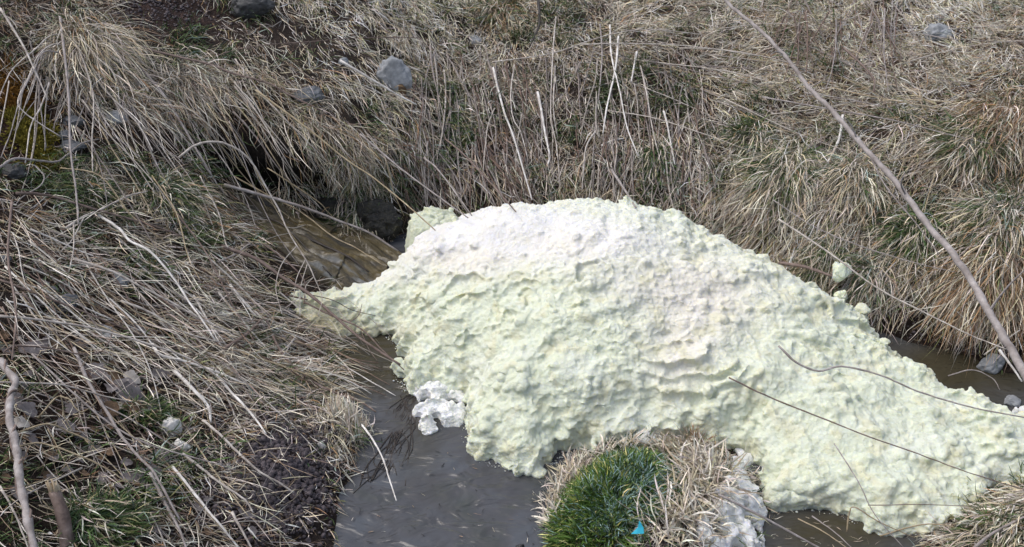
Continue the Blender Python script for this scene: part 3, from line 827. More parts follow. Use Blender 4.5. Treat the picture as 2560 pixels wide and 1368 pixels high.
def grass_layer(name, n, lenk=1.0, wk=1.0, kind='dead', filt=None, label=None, seed=0):
    P, N, sx, sy = sample_ground(n)
    px, py = proj(P)
    n_ = len(px); ok = (((px > -260) & (px < 2820) & (py > -160)) | (rng.random(n_) < .45)) & (px > -900) & (px < 3500) & (py > -420) & (py < 1560) & (P[:, 2] > .008)
    P, N, sx, sy, px, py = P[ok], N[ok], sx[ok], sy[ok], px[ok], py[ok]
    g = guide(px, py)
    # thin out: steep and near places hold fewer photo pixels per square metre
    cl = np.clip(.75 + 1.3 * perlin(np.stack([P[:, 0] * 11, P[:, 1] * 11, P[:, 2] * 0 + 3.3], 1)), .05, 1.5)
    pr = np.clip(g[:, 2] * cl / 1.4, 0, 1)
    GN = np.clip(perlin(np.stack([P[:, 0] * 5, P[:, 1] * 5, P[:, 2] * 0 + 8.1], 1)) * 2.6 + .3, 0, 1.5)
    if kind != 'green': pr = pr * (1 - np.clip(g[:, 3] * 2.0 * GN, 0, .75))
    if kind == 'green':
        gn = GN * 1.0
        pr = np.clip((g[:, 3] - .02) * 2.6 * gn, 0, 1)
    chn = poly_sdf(px, py, [(585, 455), (640, 440), (760, 450), (860, 490), (960, 520), (1000, 560), (1010, 620), (940, 700), (850, 705), (740, 790), (700, 760), (720, 690), (660, 600), (600, 520)])
    k = (rng.uniform(0, 1, len(P)) < pr) & (chn < rng.uniform(-8, 10, len(P)))
    hol = poly_sdf(px, py, [(470, 310), (600, 285), (730, 345), (850, 420), (800, 485), (600, 480), (500, 400)])
    for (bx, by, bw, bh) in ((410, 25, 170, 40), (60, 300, 80, 120), (290, 315, 120, 55), (700, 1165, 105, 105), (120, 880, 130, 60), (300, 1000, 110, 60), (2270, 835, 120, 50)):
        k &= (((px - bx) / bw) ** 2 + ((py - by) / bh) ** 2 > rng.uniform(.6, 1.1, len(P))) | (rng.random(len(P)) < .14)
    k &= (hol < rng.uniform(-25, 30, len(P))) | (rng.random(len(P)) < .05)
    if filt is not None: k &= filt(px, py)
    P, N, sx, sy, px, py, g = P[k], N[k], sx[k], sy[k], px[k], py[k], g[k]
    m_ = len(P)
    # clumps share a direction
    wob = perlin(np.stack([P[:, 0] * 6, P[:, 1] * 6, P[:, 2] * 0 + seed], 1)) * 1.3
    sp = np.radians(g[:, 0]) * (.55 * rng.normal(0, 1, m_) + wob * .9)
    ca = np.arctan2(g[:, 8], g[:, 7]) + sp
    D = img_dir(np.cos(ca), np.sin(ca), P, sx, sy)
    lift = g[:, 6] * rng.uniform(.05, 1.2, m_)
    L = g[:, 1] * rng.uniform(.45, 1.5, m_) * lenk
    W = rng.uniform(.0007, .0015, m_) * wk * (1 + .5 * rng.random(m_) ** 3)
    if kind == 'green':
        D0 = N * 1.2 + D * .3; D1 = D * .7 + N * .5 + np.array([0, 0, -.1])
        L = np.minimum(L, .14) * rng.uniform(.6, 1.1, m_)
        c = palette(m_, dict(green=.5, dgreen=.35, olive=.15, frost=.08))
    else:
        D0 = N * lift[:, None] * 1.2 + D; D1 = D + np.array([0, 0, -.35])
        dead = palette(m_, dict(straw=.36, grey=.36, pale=.14, rust=.03, olive=.09))
        br = palette(m_, dict(brown=.6, rust=.12, grey=.28)); pl = palette(m_, dict(pale=.8, straw=.3))
        r = rng.random(m_)[:, None]
        bw, pw = g[:, 4][:, None], g[:, 5][:, None]
        c = np.where(r < bw, br, np.where(r > 1 - pw * .55, pl, dead))
        cn = fbm(np.stack([P[:, 0] * 3, P[:, 1] * 3, P[:, 2] * 0 + 1.7], 1), 3)[:, None]
        c = c * (1 + .35 * cn)
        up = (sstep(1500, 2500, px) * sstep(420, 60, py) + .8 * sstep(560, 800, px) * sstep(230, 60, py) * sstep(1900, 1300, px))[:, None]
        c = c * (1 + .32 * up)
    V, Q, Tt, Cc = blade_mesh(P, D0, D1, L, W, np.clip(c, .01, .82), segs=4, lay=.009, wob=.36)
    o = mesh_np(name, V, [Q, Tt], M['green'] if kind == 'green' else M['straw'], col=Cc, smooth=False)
    return tag(o, label, None, None, 'stuff'), m_

total = 0
_, a = grass_layer('dead_grass', 430000, 1.0, 1.0, 'dead', filt=lambda x, y: ~((x < 960) & (y > 430)), label='matted straw coloured dead grass covering the back and right banks', seed=1); total += a
_, a = grass_layer('dead_grass', 430000, 1.0, 1.0, 'dead', filt=lambda x, y: (x < 960) & (y > 430), label='sparse grey brown dead grass and litter on the near left bank', seed=2); total += a
_, a = grass_layer('green_grass', 380000, 1.0, 1.2, 'green', label='short green grass showing through the dead grass', seed=3); total += a
_, a = grass_layer('grass_litter', 110000, .35, 1.5, 'dead', label='short broken bits of dead grass strewn over the soil', seed=4); total += a

# ------------------------------------------------------------------ tussocks (things)
def tussock(px, py, rad, n, L, droop, label, green=.0, ang=None, colw=None, up=1.0, wk=1.3, greenL=.6, frost=.0, lift0=.0, off=(0, 0), name='grass_tussock', group=None):
    """a crown of blades rising from one spot and falling outward and downhill"""
    p = at(px, py)
    root = empty(name, p)
    tag(root, label, 'grass tuft', group)
    def layer(part, n, L, w, matn, fr, upk, wkk):
        a = rng.uniform(0, 2 * math.pi, n); r = rad * 1.35 * rng.random(n) ** .6 * fr
        X = p[0] + np.cos(a) * r; Y = p[1] + np.sin(a) * r
        hump = (1 - (r / (rad * 1.05)) ** 2) * rad * .45 + lift0
        Z = gh(X, Y) + hump * .8
        R0 = np.stack([X, Y, Z], 1)
        out = np.stack([np.cos(a), np.sin(a), 0 * a], 1) * (r / rad)[:, None]
        sx = (gh(X + .03, Y) - gh(X - .03, Y)) / .06; sy = (gh(X, Y + .03) - gh(X, Y - .03)) / .06
        if ang is None:
            dn = np.stack([-sx, -sy, 0 * sx], 1) * .8
        else:
            s_ = np.radians(ang) + rng.normal(0, .22, n)
            dn = img_dir(np.cos(s_), np.sin(s_), R0, sx, sy)
        cl3 = np.stack([perlin(np.stack([X * 30, Y * 30, X * 0 + 5], 1)), perlin(np.stack([X * 30, Y * 30, X * 0 + 25], 1)), X * 0], 1) * .8
        D0 = out * .5 + cl3 + dn * .6 + np.array([0, 0, .6 * upk]) + rng.normal(0, .3, (n, 3))
        gq = .35 if part == 'green_blades' else 1.0
        D1 = out * (.4 if gq == 1 else .9) + cl3 + dn * 1.5 * gq + np.array([0, 0, -droop * .8 * gq]) + rng.normal(0, .3, (n, 3))
        LL = L * rng.uniform(.35, 1.3, n)
        c = palette(n, w)
        V, Q, Tt, Cc = blade_mesh(R0, D0, D1, LL, rng.uniform(.0009, .0018, n) * wkk, c, segs=5, curve=.8, wob=.16, lay=.014)
        return mesh_np(part, V - 0, [Q, Tt], M[matn], parent=root, col=Cc, smooth=False, origin=p)
    if n:
        layer('dead_blades', n, L, colw or dict(straw=.45, grey=.3, pale=.2, rust=.05), 'straw', 1.0, up, wk)
    if green:
        layer('green_blades', int(green * 1.4), L * .78, dict(green=.5, dgreen=.35, olive=.1, frost=frost + .02), 'green', .85, 1.3, wk * .95)
    return root

TUS = [
 (905, 462, .07, 700, .13, 1.4, 'mossy hanging tussock covering the wet black rock', 420, 85),
 (1962, 450, .085, 1500, .24, .9, 'green hearted tussock above the pile with a long skirt of straw, below the crossing branch', 700, 108),
 (2130, 455, .075, 1300, .22, .8, 'grey green tussock fanning out just left of the leaning branch', 260, 112),
 (2425, 370, .08, 900, .20, .7, 'bushy green tussock at the right, on the open slope above the branch', 700, 120),
 (2290, 590, .08, 500, .16, .7, 'dark green low tussock tucked under the lower half of the branch', 800, 115),
 (2500, 560, .09, 900, .2, .7, 'grey green tussock right of the branch near the photo edge', 450, 115),
 (2520, 320, .12, 1600, .26, .9, 'large rusty straw tussock at the right edge combed downhill', 60, 110),
 (2490, 680, .11, 1700, .28, .9, 'brown straw tussock hanging towards the water at the right', 120, 108),
 (2180, 700, .07, 700, .14, .8, 'frost grey tussock beside the brown stick at the pile edge', 200, 110),
 (1250, 45, .09, 700, .16, .7, 'orange tinged tussock at the top middle of the back bank', 220, 80),
 (1880, 345, .06, 500, .14, .7, 'small green tuft right of the bleached cane cluster', 350, 110),
 (1640, 400, .06, 300, .12, .7, 'small dark green tuft on the slope below the white forked sticks', 350, 95),
 (880, 410, .08, 800, .16, 1.1, 'mossy green tussock drooping over the water gap', 450, 80),
 (610, 195, .11, 900, .17, .8, 'big shaggy tussock draped over the dark hollow', 40, 57),
 (465, 205, .11, 1000, .22, .8, 'grey tussock left of the dark hollow with long combed blades', 40, 57),
 (760, 245, .09, 500, .13, .9, 'grey tussock right of the dark hollow hanging over the stream gap', 40, 60),
 (230, 130, .10, 1300, .30, .8, 'straw tussock at the root of the arching canes', 60, 60),
 (515, 545, .06, 600, .11, .8, 'rusty brown tussock left of the stony cascade', 160, 58),
 (430, 500, .09, 700, .14, .6, 'green and straw tussock on the shoulder of the left bank', 500, 50),
 (230, 490, .07, 300, .1, .6, 'green turf clump below the mossy rock', 400, 50),
 (1130, 290, .06, 300, .1, .6, 'green clump under the grey boulder', 350, 70),
 (250, 1310, .07, 120, .1, .5, 'bright green tuft in the lower left corner beside the broken stump', 600, 30),
 (360, 1040, .06, 60, .08, .5, 'low mossy green tuft beside the grey leaves', 300, 40),
 (2490, 1330, .08, 700, .10, .7, 'mixed green and straw tussock in the lower right corner', 320, 120),
 (2580, 1260, .07, 500, .10, .7, 'straw tussock where the pile meets the right edge', 60, 160),
 (720, 470, .06, 300, .12, 1.2, 'thin tuft clinging to the wall of the water gap', 80, 85),
 (2060, 640, .07, 300, .12, .8, 'dark green tuft behind the small foam ball on the stick', 350, 115),
]
for r in TUS:
    px, py, rad, n, L, dr, lb, gr, ang = r
    cw = None
    if 'rusty' in lb or 'brown' in lb or 'orange' in lb: cw = dict(straw=.3, rust=.25, brown=.25, pale=.1, grey=.1)
    if 'grey tussock' in lb or 'frost' in lb: cw = dict(grey=.55, straw=.25, pale=.15, brown=.1)
    if 'pale' in lb: cw = dict(pale=.7, straw=.3)
    tussock(px, py, rad, n, L, dr, lb, green=gr, ang=ang, colw=cw, frost=.3 if 'grey green' in lb or 'frost' in lb else 0, lift0=.01)

# the island: bright green tuft with frosted crown and a collar of pale curled straw
p = at(1520, 1230)
isl = tag(empty('grass_tussock', p), 'bright green frost tipped tuft on the small island in front of the pile', 'grass tuft')
n = 7500
c0 = [unproj(q[0], q[1], .12)[:2] for q in ((1400, 1368), (1395, 1270), (1440, 1190), (1520, 1150), (1610, 1145), (1680, 1190), (1670, 1260), (1610, 1310), (1560, 1400))]
pc = catmull_closed(c0, 3); lo, hi = pc.min(0), pc.max(0)
X = rng.uniform(lo[0], hi[0], n * 2); Y = rng.uniform(lo[1], hi[1], n * 2)
dd = poly_sdf(X, Y, pc); k = dd > 0
X, Y, dd = X[k], Y[k], dd[k]
ctr = pc.mean(0)
hump = .04 * sstep(0, .09, dd) + .012 * perlin(np.stack([X * 14, Y * 14, X * 0], 1))
R0 = np.stack([X, Y, gh(X, Y) + hump], 1)
out = np.stack([X - ctr[0], Y - ctr[1], 0 * X], 1); out /= np.linalg.norm(out, axis=1)[:, None] + 1e-6
nn = len(X)
edge = sstep(.08, 0, dd)[:, None]
cl = np.stack([perlin(np.stack([X * 22, Y * 22, X * 0 + 5], 1)), perlin(np.stack([X * 22, Y * 22, X * 0 + 25], 1)), X * 0], 1)
D0 = out * (.3 + .6 * edge) + np.array([0, 0, 1.]) + rng.normal(0, .25, (nn, 3)) + cl * .8
D1 = out * (.5 + .8 * edge) + cl * 1.3 + rng.normal(0, .3, (nn, 3)) + np.array([0, 0, .25]) - edge * np.array([0, 0, .7])
ppx, ppy = proj(R0)
fr_ = np.clip(np.exp(-(((ppx - 1600) / 95) ** 2 + ((ppy - 1215) / 60) ** 2)) + .75 * np.exp(-(((ppx - 1540) / 110) ** 2 + ((ppy - 1310) / 45) ** 2)), 0, 1)[:, None]
cg = palette(nn, dict(green=.60, dgreen=.26, olive=.10, straw=.06)) * np.array([1.25, 1.35, .8])
cf_ = palette(nn, dict(frost=.7, dgreen=.5)) * np.array([.9, 1.05, 1.1])
cc_ = np.where(rng.random((nn, 1)) < fr_ * .75, cf_, cg)
V, Q, Tt, Cc = blade_mesh(R0, D0, D1, rng.uniform(.03, .085, nn) * (1 - .3 * fr_[:, 0]) * (1 + .35 * cl[:, 0]), rng.uniform(.0011, .0019, nn), cc_, segs=4, curve=1.0, wob=.25, lay=.01)
mesh_np('green_blades', V, [Q, Tt], M['green'], parent=isl, col=Cc, smooth=False, origin=p)
# base hump under the tuft
def straw_ring(pts, n, L, label, ang=None, wk=1.8, droop=1.0, colw=dict(pale=.45, straw=.4, grey=.2), lift=.0, name='grass_tussock', up=1.0, rad=.03):
    """pale broad dead blades, rooted along a line of photo points"""
    pts = np.array(pts, float)
    Pm = at(*pts[len(pts) // 2])
    rt = tag(empty(name, Pm), label, 'grass tuft')
    t = rng.uniform(0, len(pts) - 1, n); i = np.minimum(t.astype(int), len(pts) - 2); f = t - i
    px_ = pts[i, 0] * (1 - f) + pts[i + 1, 0] * f; py_ = pts[i, 1] * (1 - f) + pts[i + 1, 1] * f
    R = unproj(px_, py_, .09)
    R[:, :2] += rng.normal(0, rad, (n, 2)); R[:, 2] = gh(R[:, 0], R[:, 1]) + lift
    if ang is None: aa = rng.uniform(0, 2 * math.pi, n)
    else: aa = np.radians(ang) + rng.normal(0, .45, n)
    D = np.stack([np.cos(aa), -np.sin(aa), 0 * aa], 1)
    D0 = D * .8 + np.array([0, 0, up * .8]) + rng.normal(0, .35, (n, 3)); D1 = D * 1.1 + np.array([0, 0, -droop * 1.3]) + rng.normal(0, .45, (n, 3))
    V, Q, Tt, Cc = blade_mesh(R, D0, D1, L * rng.uniform(.5, 1.2, n), rng.uniform(.0009, .0018, n) * wk, palette(n, colw), segs=6, curve=1.0, wob=.3, lay=.02)
    mesh_np('dead_blades', V, [Q, Tt], M['straw'], parent=rt, col=Cc, smooth=False, origin=Pm)
    return rt
straw_ring([(1385, 1290), (1385, 1230), (1410, 1180), (1450, 1140)], 420, .11, 'pale straw fringe bending over the left edge of the island into the water', ang=-130, droop=1.8, up=.35, rad=.014)
straw_ring([(830, 1040), (870, 1052), (905, 1066)], 300, .10, 'pale fringe of straw hanging over the water on the left shore', ang=-88, wk=1.5, up=.45, droop=1.5, rad=.02)
straw_ring([(1440, 1145), (1520, 1130), (1600, 1130)], 150, .09, 'short curled straw along the back rim of the island behind the green tuft', ang=None, droop=.6)
straw_ring([(1660, 1125), (1700, 1130), (1760, 1120)], 330, .13, 'pale curled straw clump standing right behind the green tuft', ang=130, droop=1.0)
straw_ring([(1700, 1190), (1780, 1180), (1790, 1240), (1720, 1260)], 560, .15, 'tangled pale straw in the middle of the island beside the white froth', ang=None, droop=.8, rad=.04)
straw_ring([(1660, 1330), (1740, 1310), (1740, 1360), (1600, 1375)], 260, .14, 'tangled pale straw at the bottom edge of the island below the green tuft', ang=None, droop=.7, rad=.04)
straw_ring([(1870, 1150), (1905, 1175), (1915, 1230)], 60, .10, 'few pale blades arching out right of the white froth tongue', ang=20, droop=.9, rad=.01)
straw_ring([(1738, 1105), (1745, 1115)], 60, .09, 'small upright reddish brown tuft poking into the foam', ang=None, droop=-1.0, colw=dict(rust=.6, brown=.6, straw=.2), wk=1.5, up=2., rad=.006)

# moss on the rock at the left edge
pts = []
for (a, b_, r1, r2, k) in ((20, 200, 50, 55, 900), (40, 260, 50, 40, 900), (75, 300, 45, 45, 1300), (95, 350, 50, 40, 1300), (110, 395, 40, 35, 900)):
    for _ in range(k):
        pts.append((a + rng.normal() * r1 * .5, b_ + rng.normal() * r2 * .5, b_))
pts = np.array(pts)
R = []
for (a, b_, c_) in pts[::8]:
    q = at(a, b_); R.append(q)
R = np.repeat(np.array(R), 9, 0); R[:, :2] += rng.normal(0, .010, (len(R), 2)); R[:, 2] = gh(R[:, 0], R[:, 1])
n = len(R)
mpx, mpy = proj(R)
oc = np.where((mpy < 275)[:, None], np.array([.24, .125, .03]), np.array([.25, .21, .04])) * rng.uniform(.6, 1.3, (n, 1))
D0 = np.array([.1, -.6, .8]) + rng.normal(0, .5, (n, 3))
V, Q, Tt, Cc = blade_mesh(R, D0, D0 + rng.normal(0, .5, (n, 3)), rng.uniform(.016, .042, n), rng.uniform(.0018, .0035, n), oc, segs=3, wob=.3, lay=.006)
tag(mesh_np('moss', V, [Q, Tt], M['moss'], col=Cc, smooth=False), 'orange and yellow moss cushion on the dark soil at the left edge', kind='stuff')
# ------------------------------------------------------------------ canes, twigs and branches
def cr_spline(P, k):
    P = np.asarray(P, float)
    A = np.concatenate([[2 * P[0] - P[1]], P, [2 * P[-1] - P[-2]]])
    out = []
    for i in range(1, len(A) - 2):
        p0, p1, p2, p3 = A[i - 1:i + 3]
        for t in np.arange(k) / k:
            out.append(.5 * ((2 * p1) + (-p0 + p2) * t + (2 * p0 - 5 * p1 + 4 * p2 - p3) * t * t + (-p0 + 3 * p1 - 3 * p2 + p3) * t ** 3))
    out.append(A[-2])
    return np.array(out)

def tube(P, r, sides=6, jit=.08):
    P = np.asarray(P, float); n = len(P)
    T_ = np.gradient(P, axis=0); T_ /= np.linalg.norm(T_, axis=1)[:, None] + 1e-9
    ref = np.array([.13, .21, 1.]) if abs(T_[0][2]) < .9 else np.array([1., .1, .2])
    V = []
    a = np.arange(sides) / sides * 2 * math.pi
    for i in range(n):
        s = np.cross(T_[i], ref); s /= np.linalg.norm(s) + 1e-9
        u = np.cross(s, T_[i])
        rr = r[i] * (1 + rng.uniform(-jit, jit))
        V.append(P[i] + rr * (np.cos(a)[:, None] * s + np.sin(a)[:, None] * u))
    V = np.concatenate(V + [P[[0]], P[[-1]]])
    i0 = np.arange(n - 1)[:, None] * sides; j = np.arange(sides)[None]
    Q = np.stack([i0 + j, i0 + (j + 1) % sides, i0 + sides + (j + 1) % sides, i0 + sides + j], -1).reshape(-1, 4)
    c0 = n * sides
    jj = np.arange(sides)
    T1 = np.stack([np.full(sides, c0), (jj + 1) % sides, jj], 1)
    T2 = np.stack([np.full(sides, c0 + 1), (n - 1) * sides + jj, (n - 1) * sides + (jj + 1) % sides], 1)
    return V, Q, np.concatenate([T1, T2])

def cane_path(pts, lift, k=5, sag=None):
    """photo points -> a real 3D curve: the ends sit near the surface they touch, the middle spans between"""
    ts, ds = [], []
    for (x, y) in pts:
        t, d = hit(x, y); ts.append(t); ds.append(d)
    ts = np.array(ts); ds = np.array(ds)
    L = np.linalg.norm(ds, axis=1)
    pix = np.array(pts, float); s = np.concatenate([[0], np.cumsum(np.hypot(*np.diff(pix, axis=0).T))]); s /= s[-1]
    tsn = ts - (np.array(lift) if np.ndim(lift) else np.full(len(ts), lift)) / L
    lin = tsn[0] * (1 - s) + tsn[-1] * s
    t = np.minimum(lin, tsn)
    t = .6 * t + .4 * tsn if np.all(tsn <= lin + 1e-6) else np.minimum(.5 * lin + .5 * tsn, tsn)
    # smooth depth
    for _ in range(5):
        t[1:-1] = np.minimum(.25 * t[:-2] + .5 * t[1:-1] + .25 * t[2:], tsn[1:-1])
    return cr_spline(CAM + ds * t[:, None], k)

def pxr(P, px_width):
    """radius in metres for a width in photo pixels at the middle of the path"""
    q = P[len(P) // 2] - CAM
    f = q[1] * CP - q[2] * SP
    return px_width / 2 * f * T / 1280

def cane(pts, w, label, mat='bark_pale', lift=.02, tip=.55, name='dry_cane', cat='cane', group=None, twigs=(), jag=.0008, k=5, base=None):
    P = cane_path(pts, lift, k)
    r0 = pxr(P, w * .82)
    n = len(P)
    P[1:-1] += rng.normal(0, jag, (n - 2, 3)) * .6
    r = r0 * np.linspace(1.0, tip, n)
    if n > 14:                                   # nodes along the cane
        for i in range(3, n - 2, max(4, n // 7)): r[i] *= 1.14
    V, Q, Tt = tube(P, r, 6, .04)
    o = mesh_np(name, V, [Q, Tt], M[mat], origin=P[0])
    tag(o, label, cat, group)
    for tw in twigs:
        P2 = cane_path([q for q in tw], lift, 4)
        # start the twig on the cane itself
        j = np.argmin(((P - P2[0]) ** 2).sum(1)); px_, py_ = proj(P); x0, y0 = tw[0]
        j = int(np.argmin((px_ - x0) ** 2 + (py_ - y0) ** 2))
        sh_ = P[j] - P2[0]; P2 = P2 + sh_ * np.linspace(1, 0, len(P2))[:, None]
        V, Q, Tt = tube(P2, np.linspace(r[j] * .7, r0 * .3, len(P2)), 5)
        mesh_np('twig', V, [Q, Tt], M[mat], parent=o, origin=P[0])
        # parent offset is zero because both share the same origin
    return o

